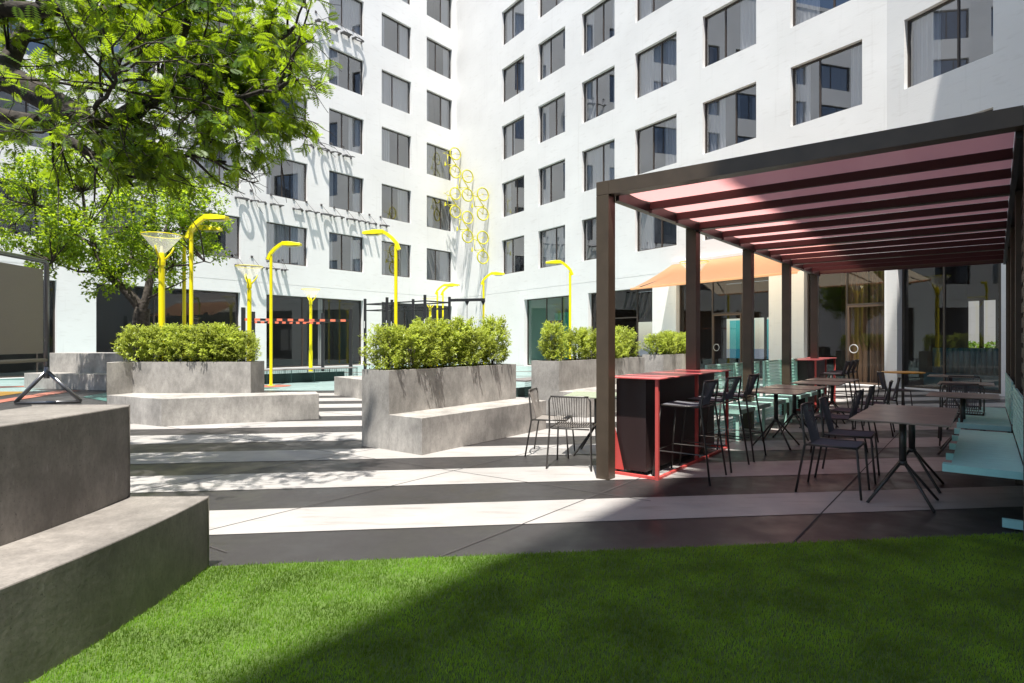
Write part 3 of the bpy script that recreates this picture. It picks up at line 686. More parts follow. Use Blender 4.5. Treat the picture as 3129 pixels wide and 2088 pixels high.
# pinnate leaf template: paired leaflets along a rachis
TT, TF = [], []
npair = 7
for j in range(npair):
    y = .12 + .80 * j / npair; l = .30 * math.sin(math.pi * (.22 + .66 * j / npair)) + .06
    for sd in (-1, 1):
        b = len(TT); TT += [(0, y, 0), (sd * l * .55, y + .005, .02), (sd * l, y + .12, -.02), (sd * l * .4, y + .10, .0)]; TF.append((b, b + 1, b + 2, b + 3))
b = len(TT); TT += [(0, .88, 0), (.05, .96, 0), (0, 1.08, -.03), (-.05, .96, 0)]; TF.append((b, b + 1, b + 2, b + 3))
b = len(TT); TT += [(-.006, 0, 0), (.006, 0, 0), (.004, .95, 0), (-.004, .95, 0)]; TF.append((b, b + 1, b + 2, b + 3))
up = np.tile([0, 0, 1.0], (len(pos), 1)) + rng.normal(0, .45, (len(pos), 3))
V, F = leaf_cloud(pos, fw, up, sc, np.array(TT), np.array(TF)); np_mesh('crown', V, F, M['leaf1'], T1root)
print('tree1 leaves', len(pos))
# --- middle tree
rng = np.random.default_rng(9)
o2 = np.array([-10.58, 17.0, 0.0]); T2root = empty('courtyard_tree', tuple(o2), 0, 'small-leaved tree with forked dark trunk standing behind the left planter', 'tree')
tr = MB()
def ip2(x, y, Y): return np.array([(x - CX) / FX * Y, Y, EYE + (CY - y) / FX * Y]) - o2
def limb(pts, r0, r1, nn=8):
    P = [np.array(p) for p in pts]; fine = []
    for i in range(len(P) - 1):
        for t in (0, .5): fine.append(P[i] + (P[i + 1] - P[i]) * t + rng.normal(0, .02, 3))
    fine.append(P[-1]); tr.tube([tuple(q) for q in fine], [r0 + (r1 - r0) * i / (len(fine) - 1) for i in range(len(fine))], nn, caps=False); return P
limb([(0, 0, 0), (0, 0, 1.0), ip2(322, 742, 17), ip2(328, 707, 17)], .24, .20, 12)
B = [limb([ip2(326, 712, 17), ip2(290, 668, 16.8), ip2(241, 618, 16.6), ip2(220, 570, 16.5), ip2(201, 520, 16.4), ip2(190, 440, 16.6)], .15, .03),
     limb([ip2(328, 712, 17), ip2(345, 650, 17), ip2(350, 610, 17.1), ip2(380, 540, 17.3), ip2(400, 450, 17.4)], .13, .03),
     limb([ip2(241, 618, 16.6), ip2(180, 625, 16.2), ip2(120, 600, 15.8)], .05, .012),
     limb([ip2(262, 640, 16.7), ip2(300, 600, 17.5), ip2(310, 520, 18), ip2(290, 430, 18)], .07, .02),
     limb([ip2(350, 630, 17), ip2(400, 610, 16.8), ip2(470, 600, 16.5)], .05, .012),
     limb([ip2(220, 570, 16.5), ip2(150, 520, 16.3), ip2(80, 470, 16)], .06, .015),
     limb([ip2(335, 690, 17), ip2(380, 665, 16.7), ip2(430, 640, 16.4)], .04, .01)]
c0 = ip2(262, 500, 17); ax = np.array([3.15, 2.6, 2.05]); P, Fw, S = [], [], []
allb = [p for b_ in B for p in b_]
clumps = []
while len(clumps) < 205:
    v = rng.normal(0, 1, 3); v /= np.linalg.norm(v); r = rng.uniform(.35, 1.0) ** .6
    c = c0 + v * ax * r
    if c[2] + 0 < 1.35: continue
    clumps.append(c)
for c in clumps:
    nb = min(allb, key=lambda q: np.linalg.norm(q - c)); mid = (nb + c) / 2 + rng.normal(0, .1, 3)
    tr.tube([tuple(nb), tuple(mid), tuple(c)], [.022, .014, .005], 4, caps=False)
    k = int(rng.uniform(90, 190)); R_ = rng.uniform(.28, .5)
    for q in range(k // 6):
        v = rng.normal(0, 1, 3); v /= np.linalg.norm(v); tip = c + v * R_ * rng.uniform(.4, 1.05) * np.array([1, 1, .7])
        for j in range(7):
            P.append(tip + rng.normal(0, .05, 3)); d = v + rng.normal(0, .8, 3); Fw.append(d); S.append(rng.uniform(.07, .12))
tr.build('trunk', M['bark2'], T2root, smooth=True)
P, Fw, S = map(np.array, (P, Fw, S)); T = lance().copy(); T[:, 0] *= .62
up = np.tile([0, 0, 1.0], (len(P), 1)) + rng.normal(0, .5, (len(P), 3))
V, F = leaf_cloud(P, Fw, up, S, T); np_mesh('crown', V, F, M['leaf2'], T2root); print('tree2 leaves', len(P))

# ------------------------------------------------------------------ pergola
PO = Vector((1.027, 6.545)); PU = Vector((.629, .777)); PW = Vector((.798, -.602)); BAY = 2.43; PWID = 3.56
perg = empty('pergola', (PO.x, PO.y, 0), 0, 'dark bronze steel pergola with pink striped canvas roof over the cafe seats', 'pergola')
def pp(a, b, z): v = PU * a + PW * b; return Vector((v.x, v.y, z))
pu3, pw3 = Vector((PU.x, PU.y, 0)), Vector((PW.x, PW.y, 0))
for i in range(5):
    for b in (0, PWID):
        m = MB(); m.obox(pp(i * BAY, b, 0) - pu3 * .075 - pw3 * .075, pu3 * .15, pw3 * .15, (0, 0, 3.088)); m.build('post', M['brown'], perg, bevel=.004)
Zt = 3.24
for b in (0, PWID):
    m = MB(); m.obox(pp(0, b, 3.09) - pu3 * .075 - pw3 * .075, pu3 * (4 * BAY + .15), pw3 * .15, (0, 0, .15)); m.build('beam', M['brown'], perg, bevel=.004)
    sgn = 1 if b == 0 else -1
    m = MB(); m.obox(pp(.08, b, 3.04) + pw3 * (sgn * .078 if sgn > 0 else -.118), pu3 * (4 * BAY - .16), pw3 * .04, (0, 0, .1)); m.build('rail', M['black'], perg)
for i in range(5):
    m = MB(); w = .15 if i in (0, 4) else .10; m.obox(pp(i * BAY, 0, 3.092 if i in (0, 4) else 3.06) - pu3 * w / 2 + pw3 * .077, pu3 * w, pw3 * (PWID - .154), (0, 0, .146 if i in (0, 4) else .1)); m.build('crossbeam', M['brown'], perg)
for i in range(4):
    for k in range(3):
        a0 = i * BAY + .08 + k * (BAY - .12) / 3; a1 = a0 + (BAY - .12) / 3; ac = a0 + .15     # open slit behind every fin
        # a canvas panel that sags a little between its two fins
        m = MB(); vs = []
        for q in range(7):
            t = q / 6; z = 3.165 - .018 * math.sin(math.pi * t)
            vs += [pp(ac + (a1 - ac) * t, .12, z), pp(ac + (a1 - ac) * t, PWID - .12, z)]
        m.add(vs, [(2 * q, 2 * q + 1, 2 * q + 3, 2 * q + 2) for q in range(6)]); m.build('canvas', M['pinkcloth'], perg)
        m = MB(); m.obox(pp(a1 - .03, .12, 3.072), pu3 * .05, pw3 * (PWID - .24), (0, 0, .086)); m.build('fin', M['fin'], perg)
        m = MB(); m.beam(pp(a1 - .005, .115, 3.12), pp(a1 - .005, .115, 3.03), .03, .03); m.build('bracket', M['black'], perg)
for i in range(4):
    m = MB()
    m.obox(pp(i * BAY + .076, PWID + .0, .10), pu3 * (BAY - .152), pw3 * .03, (0, 0, 2.93))
    for k in range(19): m.obox(pp(i * BAY + .08, PWID - .028, .12 + k * .152), pu3 * (BAY - .16), pw3 * .026, (0, 0, .10))
    m.build('side_screen', M['black'], perg)

# ------------------------------------------------------------------ cafe furniture
def rot_to(d): return math.atan2(-d[0], d[1])            # rz that turns local +y to d
def make_chair(seat=.48, top=.85, bar=False, name='rope_chair', rope=None):
    rope = rope or M['ropedk']; r = empty(name); t = .011
    fx, bx, fy, by = .235, .245, .26, -.27; spread = .02 if not bar else .05
    for sx in (-1, 1):
        m = MB(); m.tube([(sx * (fx + spread), fy + spread, 0), (sx * fx, fy - .02, seat)], t, 8); m.build('leg', M['tube'], r, smooth=True)
        m = MB(); m.tube([(sx * (bx + spread), by - spread, 0), (sx * bx, by + .06, seat), (sx * bx, by + .03, top - .05), (sx * (bx - .02), by + .025, top)], t, 8); m.build('leg', M['tube'], r, smooth=True)
    m = MB(); m.tube([(-fx, fy - .02, seat), (-bx, by + .06, seat)], t, 8); m.tube([(fx, fy - .02, seat), (bx, by + .06, seat)], t, 8)
    m.tube([(-fx, fy - .02, seat), (fx, fy - .02, seat)], t, 8); m.tube([(-bx + .02, by + .07, seat - .01), (bx - .02, by + .07, seat - .01)], t * .8, 8); m.build('seat_frame', M['tube'], r, smooth=True)
    m = MB(); arc = [(x, by + .025 - .03 * (1 - (x / .225) ** 2), top + .004) for x in np.linspace(-.225, .225, 9)]; m.tube(arc, t, 8); m.build('back_rail', M['tube'], r, smooth=True)
    m = MB(); n = 15
    for k in range(n):
        x = -.20 + .40 * k / (n - 1)
        m.tube([(x, fy - .02, seat + .010), (x, 0, seat - .004), (x, by + .11, seat + .006)], .0046, 4)
    m.build('seat', rope, r)
    m = MB()
    for k in range(n):
        x = -.205 + .41 * k / (n - 1); yb = by + .025 - .03 * (1 - (x / .225) ** 2)
        m.tube([(x, yb, top), (x * .93, yb + .05, (top + seat) / 2), (x * .88, by + .11, seat + .006)], .0044, 4)
    m.build('backrest', rope, r)
    if bar:
        m = MB(); z = .30; sp = .05 * (1 - z / seat)
        c = [(-(fx + sp), fy + sp - .01, z), ((fx + sp), fy + sp - .01, z)]; b_ = [(-(bx + sp), by - sp + .04, z), ((bx + sp), by - sp + .04, z)]
        m.tube([b_[0], c[0], c[1], b_[1]], .008, 6); m.build('footrest', M['tube'], r)
    return r
chair0 = make_chair(); stool0 = make_chair(.80, 1.07, True, 'bar_stool'); pale0 = make_chair(rope=M['rope'])
first = {id(chair0): True}
def put(proto, x, y, d, label, cat, group, jitter=0):
    key = proto.name
    if put.seen.get(key): o = copy_tree(proto)
    else: o = proto; put.seen[key] = True
    o.location = (x, y, 0); o.rotation_euler = (0, 0, rot_to(d) + jitter); tag(o, label, cat, group); return o
put.seen = {}
U = Vector((.62, .785)); Vv = Vector((.785, -.62))
put(pale0, .74, 7.22, (.28, .96), 'sunlit rope chair seen from behind, just left of the pergola corner post', 'chair', 'chairs outside the pergola')
put(pale0, .52, 7.98, (.93, -.25), 'sunlit rope chair side-on behind another, left of the pergola corner post', 'chair', 'chairs outside the pergola')
put(chair0, 3.227, 5.998, Vv, 'charcoal rope chair nearest the camera, facing the double brown table', 'chair', 'rope chairs under the pergola')
put(chair0, 3.74, 6.65, Vv, 'charcoal rope chair directly behind the nearest chair at the double table', 'chair', 'rope chairs under the pergola', .05)
far_tables = [(3.80, 8.60), (4.42, 9.35), (5.32, 10.35), (6.0, 11.2)]
for i, (x, y) in enumerate(far_tables):
    put(chair0, x + .62, y - .52, (-.785, .62), f'dark rope chair facing the mint mesh bench, {ORD[i]} from the near end', 'chair', 'rope chairs facing the mint benches', .06 * (i - 1))
put(chair0, 6.50, 8.62, (-.62, -.785), 'dark rope chair seen from the front across the nearest right-hand cafe table', 'chair', 'rope chairs at the right-hand tables')
put(chair0, 6.98, 9.3, (.62, .785), 'dark rope chair with its back to the camera between two right-hand tables', 'chair', 'rope chairs at the right-hand tables')
put(chair0, 8.2, 10.85, (-.62, -.785), 'dark rope chair at the farther right-hand table in front of the glazing', 'chair', 'rope chairs at the right-hand tables')
put(chair0, 8.05, 12.6, (.95, -.3), 'lone dark rope chair side-on beside the plaster pier at the glazing', 'chair', 'rope chairs at the right-hand tables')
def make_table(top_mat):
    r = empty('cafe_table'); m = MB(); m.box(-.38, -.42, .775, .38, .42, .79); m.build('tabletop', top_mat, r, bevel=.003)
    m = MB(); m.tube([(0, 0, .36), (0, 0, .775)], .03, 12); m.tube([(0, 0, .345), (0, 0, .385)], .036, 12); m.build('column', M['tube'], r, smooth=True)
    for k in range(4):
        a = math.pi / 4 + k * math.pi / 2; m = MB(); m.tube([(math.cos(a) * .02, math.sin(a) * .02, .37), (math.cos(a) * .36, math.sin(a) * .36, 0.006)], .013, 8); m.build('leg', M['tube'], r, smooth=True)
    return r
tab0 = make_table(M['tabletop']); tabp = make_table(M['tablepale'])
TD = (.62, .785)
put(tab0, 3.655, 5.587, TD, 'brown square cafe table nearest the camera, front half of a pair', 'table', 'brown cafe tables')
put(tab0, 4.18, 6.245, TD, 'brown square cafe table, rear half of the nearest pair', 'table', 'brown cafe tables')
for i, (x, y) in enumerate(far_tables): put(tab0, x, y, TD, f'brown cafe table before the mint mesh bench, {ORD[i]} from the near end', 'table', 'brown cafe tables')
for x, y, l in ((6.0, 7.95, 'nearest of the right-hand row, behind the turquoise seat'), (7.75, 10.2, 'middle of the right-hand row'), (9.1, 12.4, 'farthest of the right-hand row, against the glazing')):
    put(tab0, x, y, TD, 'brown cafe table ' + l, 'table', 'brown cafe tables')
put(tabp, 1.13, 8.0, (.3, .95), 'pale green cafe table half hidden behind the pergola corner post', 'table', None)

def bar_table(x, y, label):
    r = empty('bar_table', (x, y, 0), rot_to((.602, .799)), label, 'bar table', 'coral red bar tables')
    L, W_ = 2.44, .60
    m = MB(); m.box(-W_ - .02, -.02, 1.088, .02, L + .02, 1.102); m.build('tabletop', M['redtop'], r, bevel=.002)
    def leg(px, py): m = MB(); m.box(px - .018, py - .018, 0, px + .018, py + .018, 1.085); m.build('leg', M['red'], r)
    for px in (-.02, -W_ + .02):
        for py in (.02, L / 2, L - .02): leg(px, py)
    m = MB(); e = .018
    for px in (-.02, -W_ + .02): m.box(px - e, .04, .002, px + e, L - .04, .03)
    for py in (.02, L - .02): m.box(-W_ + .04, py - e, .003, -.04, py + e, .032)
    m.build('base_rail', M['red'], r)
    m = MB(); m.prism([(-W_ + .05, .10), (-.19, .10), (-.19, L - .05), (-W_ + .05, L - .05)], .05, 1.075); m.build('panel', M['barpanel'], r)
    m = MB(); m.add([(-W_ + .005, .06, .05), (-W_ + .16, .06, .05), (-W_ + .005, .06, .72)], [(0, 1, 2)]); m.add([(-W_ + .005, .07, .05), (-W_ + .16, .07, .05), (-W_ + .005, .07, .72)], [(0, 2, 1)]); m.build('gusset', M['red'], r)
    return r
bar_table(1.575, 6.43, 'near coral red bar table with black panels at the pergola corner')
bar_table(6.5, 12.75, 'far coral red bar table before the curtained door')
for i in range(3):
    put(stool0, 1.97 + .475 * i, 6.64 + .60 * i, (-.785, .62), f'tall charcoal rope bar stool, {ORD[i]} from the camera at the near red bar', 'bar stool', 'stools at the near red bar', (.05, -.03, .04)[i])
for i in range(3):
    put(stool0, 6.97 + .40 * i, 12.9 + .52 * i, (-.785, .62), f'tall charcoal rope bar stool, {ORD[i]} from the camera at the far red bar', 'bar stool', 'stools at the far red bar')

def mesh_bench(x, y, d, L, label, mat, depth=.50, back=1.13, group=None, lower=True, side=1):
    """local: y along, x>0 toward the sitter's knees"""
    r = empty('mesh_bench', (x, y, 0), rot_to(d), label, 'bench', group)
    sd = side
    def bx(m, x0, x1, y0, y1, z0, z1): m.box(min(sd * x0, sd * x1), y0, z0, max(sd * x0, sd * x1), y1, z1)
    m = MB(); n = int(L / .135); 
    for k in range(n):
        y0 = k * L / n; bx(m, .0, depth - .001, y0, y0 + L / n - .022, .43, .468)
    bx(m, depth, depth + .02, 0, L, .405, .47); bx(m, .02, depth, -.02, 0, .405, .47); bx(m, .02, depth, L, L + .02, .405, .47); m.build('seat', mat, r)
    m = MB()
    for py in (.03, L / 2, L - .03):
        bx(m, -.04, 0, py - .02, py + .02, 0.0, back); bx(m, depth - .06, depth - .02, py - .018, py + .018, .0, .405)
    bx(m, -.035, -.005, 0, L, back - .03, back); bx(m, -.035, -.005, 0, L, .50, .525)
    bx(m, -.02, depth - .02, .015, .045, .36, .40); bx(m, -.02, depth - .02, L - .045, L - .015, .36, .40); m.build('frame', mat, r)
    m = MB(); e = .0045
    ny = int(L / .055); nz = int((back - .53) / .06)
    for k in range(ny): yy = (k + .5) * L / ny; bx(m, -.022, -.022 + 2 * e, yy - e, yy + e, .52, back - .03)
    for k in range(nz): zz = .53 + (k + .5) * (back - .56) / nz; bx(m, -.015, -.015 + 2 * e, 0, L, zz - e, zz + e)
    m.build('back_mesh', mat, r)
    if lower:
        m = MB()
        for k in range(ny): yy = (k + .5) * L / ny; bx(m, .0, 2 * e, yy - e, yy + e, .03, .42)
        for k in range(8): zz = .04 + k * .05; bx(m, .006, .006 + 2 * e, 0, L, zz - e, zz + e)
        m.build('lower_mesh', mat, r)
    return r
v0 = Vector((.76, -.65))
for k, (s_, L) in enumerate(((3.42, 2.45), (6.15, 2.2))):
    p = PO + Vector((.65, .76)) * s_ - v0 * .27; mesh_bench(p.x, p.y, (.65, .76), L, ('nearer' if k == 0 else 'farther') + ' mint green wire mesh bench along the open pergola side', M['mint'], group='mint mesh benches')
# turquoise bench on the right
tb = empty('slatted_bench', (3.615, 5.02, 0), rot_to((.62, .785)), 'turquoise slatted bench seat at the right edge of the pergola', 'bench')
L = 2.69; wd = .53
m = MB(); m.box(0, 0, .41, wd, .12, .47)
for k in range(1, 19): m.box(.06, .12 + (k - 1) * .137 + .006, .43, wd, .12 + k * .137, .4695)
m.box(0, .62, .41, .058, .66, .4695); m.box(0, L - .1, .41, .06, L, .47); m.box(.0, 1.3, .41, .058, 1.34, .4695); m.box(0, 1.95, .41, .058, 1.99, .4695); m.build('seat', M['turq'], tb)
m = MB(); m.box(wd + .03, .02, .0, wd + .06, .05, 1.0); m.box(wd + .03, L - .04, 0, wd + .06, L, 1.0); m.box(wd + .03, 0, .36, wd + .06, L, .40); m.build('frame', M['black'], tb)
m = MB(); m.box(wd - .14, -.02, .02, wd + .1, .03, .085); m.build('foot', M['turq'], tb)
m = MB()
for k in range(9): m.box(wd + .002, 0, .50 + k * .058, wd + .02, L, .545 + k * .058)
m.build('backrest', M['turq'], tb)
# things seen through the shop windows: a clipped hedge and a pale wall behind the right wing
def behind(F, a, d): p = F.o + F.u * a - F.n * d; return p
hd = empty('clipped_hedge', tuple(behind(F2, 1.7, 6.5)) + (0,), rot_to((U2.x, U2.y)), 'clipped green hedge seen through the corner glazing', 'hedge')
rh = np.random.default_rng(3); nH = 9000; P_ = np.stack([rh.uniform(-.5, .5, nH), rh.uniform(-6, 5, nH), rh.uniform(.2, 1.45, nH)], 1); F_ = rh.normal(0, 1, (nH, 3)); F_[:, 2] += .4
V_, FF_ = leaf_cloud(P_, F_, np.tile([0, 0, 1.0], (nH, 1)) + rh.normal(0, .4, (nH, 3)), rh.uniform(.08, .15, nH)); np_mesh('foliage', V_, FF_, M['hedge'], hd)
dw = empty('garden_wall', tuple(behind(F2, 1.7, 16)) + (0,), rot_to((U2.x, U2.y)), 'pale low building glimpsed through the corner glazing', 'building')
m = MB(); m.box(0, -9, 0, .4, 14, 6.0); m.build('wall', M['plaster'], dw)
m = MB()
for k in range(9): m.box(-.03, -8 + k * 2.3, 1.4, -.004, -7 + k * 2.3, 3.0)
m.build('window', M['frame'], dw)
# second turquoise bench beyond
tb2 = copy_tree(tb); tb2.location = (5.62, 7.55, 0); tag(tb2, 'second turquoise slatted bench beyond the nearest one, mostly hidden by tables', 'bench')
# inside the glazed corner
bq = empty('banquette', (F2.P(1.2, 0, 1.2)[0], F2.P(1.2, 0, 1.2)[1], 0), rot_to((-N2.x, -N2.y)), 'dark teal channel-tufted banquette inside the glazed corner', 'sofa')
m = MB()
for k in range(16): m.tube([(-.5 + k * .16, .1, .45), (-.5 + k * .16, .1, 1.3)], .085, 10)
m.build('backrest', M['bench_in'], bq, smooth=True); m = MB(); m.box(-.6, -.35, .1, 2.0, .1, .5); m.build('seat', M['bench_in'], bq, bevel=.03)
yt = empty('round_table', (8.9, 13.6, 0), 0, 'round ochre yellow table by the glazing of the corner', 'table')
m = MB(); m.lathe([(0, .785), (.42, .785), (.425, .80), (.42, .81), (0, .81)], 36); m.build('tabletop', M['ytable'], yt)
m = MB(); m.tube([(0, 0, .01), (0, 0, .785)], .03, 10); m.lathe([(0, .02), (.24, .02), (.24, .003), (0, .003)], 24); m.build('column', M['tube'], yt)

# ------------------------------------------------------------------ street lamps
def bowl_lamp(x, y, label, H=4.12):
    r = empty('bowl_street_lamp', (x, y, 0), 0, label, 'street lamp', 'yellow bowl lamps')
    m = MB(); m.tube([(0, 0, 0), (0, 0, .02)], .16, 18); m.tube([(0, 0, 0), (0, 0, 1.05)], .095, 18); m.tube([(0, 0, 1.05), (0, 0, 3.30)], .072, 18); m.tube([(0, 0, 3.30), (0, 0, 3.34)], .052, 18)
    m.lathe([(.06, 3.34), (.085, 3.38), (.085, 3.46), (.06, 3.62), (.05, 3.7)], 20); m.build('pole', M['yellow'], r, smooth=False)
    m = MB()
    for k in range(3):
        a = k * 2.094 + .5; c, s_ = math.cos(a), math.sin(a); m.tube([(c * .05, s_ * .05, 3.5), (c * .13, s_ * .13, 3.60), (c * .22, s_ * .22, 3.72), (c * .26, s_ * .26, 3.84)], [.028, .026, .022, .016], 8)
    m.build('bracket', M['yellow'], r, smooth=True)
    m = MB(); m.lathe([(.07, 3.68), (.20, 3.82), (.44, H)], 36); m.build('bowl', M['bowl'], r, smooth=True)
    m = MB(); m.torus((0, 0, H), (1, 0, 0), (0, 1, 0), .45, .012, 36, 6); m.build('rim', M['yellow'], r, smooth=True)
    m = MB(); m.tube([(0, 0, 3.6), (0, 0, 3.86)], [.05, .03], 12); m.build('bulb', M['lens'], r)
    return r
bowl_lamp(-8.65, 14.75, 'tall yellow bowl-topped lamp rising behind the left planter')
bowl_lamp(-9.19, 20.9, 'yellow bowl-topped lamp in front of the RUN lettering')
bowl_lamp(-10.14, 30.1, 'distant yellow bowl-topped lamp before the ground-floor glazing')
bowl_lamp(-5.0, 36.5, 'farthest yellow bowl-topped lamp behind the black exercise rig')
bowl_lamp(6.0, 19.7, 'yellow bowl-topped lamp standing in front of the cream awning')
def arm_lamp(x, y, d, label, H=4.86):
    """d: way the head points"""
    r = empty('arm_street_lamp', (x, y, 0), rot_to(d), label, 'street lamp', 'yellow arm lamps')
    m = MB(); m.tube([(0, 0, 0), (0, 0, .015)], .13, 16); m.tube([(0, 0, 0), (0, 0, 4.42)], .05, 16); m.build('pole', M['yellow'], r, smooth=False)
    m = MB(); ya = [(-.10, 4.30), (-.02, 4.50), (.12, 4.66), (.30, 4.80), (.42, H)]
    for k in range(4):
        (y0, z0), (y1, z1) = ya[k], ya[k + 1]; m.beam((0, y0, z0 - .02), (0, y1, z1 - .02), .12, .10)
    m.build('arm', M['yellow'], r)
    m = MB(); m.add([(-.09, .38, H - .09), (.09, .38, H - .09), (.13, .62, H - .12), (.12, 1.02, H - .10), (-.12, 1.02, H - .10), (-.13, .62, H - .12),
                     (-.09, .38, H + .03), (.09, .38, H + .03), (.12, .62, H + .04), (.10, 1.02, H - .02), (-.10, 1.02, H - .02), (-.12, .62, H + .04)],
                    [(5, 4, 3, 2, 1, 0), (6, 7, 8, 9, 10, 11)] + [(i, (i + 1) % 6, 6 + (i + 1) % 6, 6 + i) for i in range(6)]); m.build('head', M['yellow'], r, bevel=.012)
    m = MB(); m.box(-.07, .56, H - .145, .07, .92, H - .118); m.build('lens', M['lens'], r)
    return r
arm_lamp(-8.62, 16.05, (1, -.1), 'taller yellow arm lamp beside a bowl lamp, its head under the tree leaves')
arm_lamp(-9.55, 17.4, (.95, .15), 'yellow arm lamp half hidden by tree leaves, left of its taller neighbour')
arm_lamp(-8.19, 20.3, (1, 0), 'yellow arm lamp standing on the salmon circle with its head to the right')
arm_lamp(-3.52, 18.1, (-1, .1), 'tall yellow arm lamp behind the central planter with its head to the left')
arm_lamp(2.43, 25.0, (-1, 0), 'yellow arm lamp beside the green-walled shop window, head to the left')
arm_lamp(-1.39, 29.2, (1, 0), 'yellow arm lamp right of the bicycle shadows, head to the right')
arm_lamp(-4.4, 35.2, (1, .1), 'left one of the two distant yellow arm lamps behind the exercise rig')
arm_lamp(-4.15, 35.9, (1, -.1), 'right one of the two distant yellow arm lamps behind the exercise rig', 4.95)

# ------------------------------------------------------------------ exercise equipment
mk = empty('monkey_bars', (-9, 26, 0), 0, 'monkey bars with orange and black striped beams on black posts', 'exercise frame')
corners = [(-11.2, 24.9), (-7.1, 26.3), (-12.3, 28.4), (-9.5, 30.0)]
for (x, y) in corners:
    m = MB(); m.box(x + 9 - .065, y - 26 - .065, 0, x + 9 + .065, y - 26 + .065, 2.92); m.build('post', M['rig'], mk)
for (a, b) in ((0, 1), (2, 3)):
    A, B_ = Vector((corners[a][0] + 9, corners[a][1] - 26, 2.42)), Vector((corners[b][0] + 9, corners[b][1] - 26, 2.42)); m = MB(); n = 20
    for k in range(n): m.m = k % 2; m.beam(A + (B_ - A) * (k / n), A + (B_ - A) * ((k + .999) / n), .07, .10)
    m.m = 0; m.beam(B_ + Vector((0, 0, -.22)), B_ + Vector((0, 0, .22)), .12, .12, (1, 0, 0)); m.build('striped_beam', [M['orange'], M['rig']], mk)
for k in range(5):
    t = k / 4; A = Vector(corners[0]) * (1 - t) + Vector(corners[1]) * t; B_ = Vector(corners[2]) * (1 - t) + Vector(corners[3]) * t
    m = MB(); m.tube([(A.x + 9, A.y - 26, 2.44), (B_.x + 9, B_.y - 26, 2.44)], .018, 6); m.build('rung', M['orange'] if k % 2 else M['rig'], mk)
rg = empty('exercise_rig', (-4.7, 26, 0), 0, 'black pull-up rig with hanging straps in front of the far wall', 'exercise frame')
rp = [(-6.64, 27.0), (-5.46, 26.1), (-3.6, 24.7), (-2.7, 25.8), (-5.55, 27.6), (-4.5, 27.2)]
for (x, y) in rp:
    m = MB(); m.box(x + 4.7 - .055, y - 26 - .055, 0, x + 4.7 + .055, y - 26 + .055, 3.43); m.build('post', M['rig'], rg)
    m = MB(); m.box(x + 4.7 - .03, y - 26 - .058, 2.1, x + 4.7 + .0, y - 26 - .056, 2.42); m.build('height_marks', M['tag'], rg)
def rb(a, b, z, w=.05, h=.05, z2=None):
    m = MB(); A = Vector((a[0] + 4.7, a[1] - 26, z)); B_ = Vector((b[0] + 4.7, b[1] - 26, z if z2 is None else z2)); m.beam(A, B_, w, h); m.build('crossbar', M['rig'], rg)
for a, b in ((1, 2), (2, 3), (3, 5), (5, 4), (4, 1), (4, 0), (0, 1)):
    rb(rp[a], rp[b], 3.18); rb(rp[a], rp[b], 2.9, .04, .04)
ext = (rp[3][0] + 1.55, rp[3][1] - .4); rb(rp[3], ext, 3.28, .07, .12)
for t in (.5, .95):
    x = rp[3][0] + (ext[0] - rp[3][0]) * t; y = rp[3][1] + (ext[1] - rp[3][1]) * t
    m = MB(); m.add([(x + 4.7 - .09, y - 26, 3.22), (x + 4.7 + .09, y - 26, 3.22), (x + 4.7, y - 26, 3.0)], [(0, 1, 2)]); m.beam((x + 4.7, y - 26, 3.05), (x + 4.7, y - 26, 1.3), .035, .02, (1, 0, 0)); m.torus((x + 4.7, y - 26, 1.2), (1, 0, 0), (0, 0, 1), .1, .014, 20, 6); m.build('strap', M['rig'], rg)
# long low wire bench on the play floor
lb = empty('wire_bench', (-9.6, 20.75, 0), rot_to((.74, .67)), 'long low dark green wire bench with grey top on the play floor', 'bench')
Lb = 4.3
m = MB(); m.box(-.02, -.02, .47, .60, Lb + .02, .50); m.build('top', M['greentop'], lb)
m = MB(); ny = 60
for xx in (.0, .58):
    for k in range(ny + 1): m.box(xx, k * Lb / ny - .003, .02, xx + .006, k * Lb / ny + .003, .47)
    for k in range(8): m.box(xx + .006, 0, .02 + k * .062 - .003, xx + .012, Lb, .02 + k * .062 + .003)
    for k in range(6): m.box(xx - .01, k * Lb / 5 - .012, 0, xx + .014, k * Lb / 5 + .012, .47)
m.build('wire_side', M['green_wire'], lb)
m = MB(); m.box(.25, .15, .0, .33, Lb - .4, .34); m.build('core_panel', M['green_wire'], lb)
lb2 = empty('wire_bench', (-.2, 16.2, 0), rot_to((.6, .8)), 'low grey-topped wire bench glimpsed between the two concrete planters', 'bench')
m = MB(); m.box(-.1, 0, .43, .7, 2.2, .47); m.build('top', M['greentop'], lb2)
m = MB()
for k in range(40): m.box(.68, k * .055, .02, .686, k * .055 + .006, .43)
for k in range(7): m.box(.67, 0, .03 + k * .06, .678, 2.2, .036 + k * .06)
m.box(.3, .1, 0, .36, 2.0, .25); m.build('wire_side', M['green_wire'], lb2)

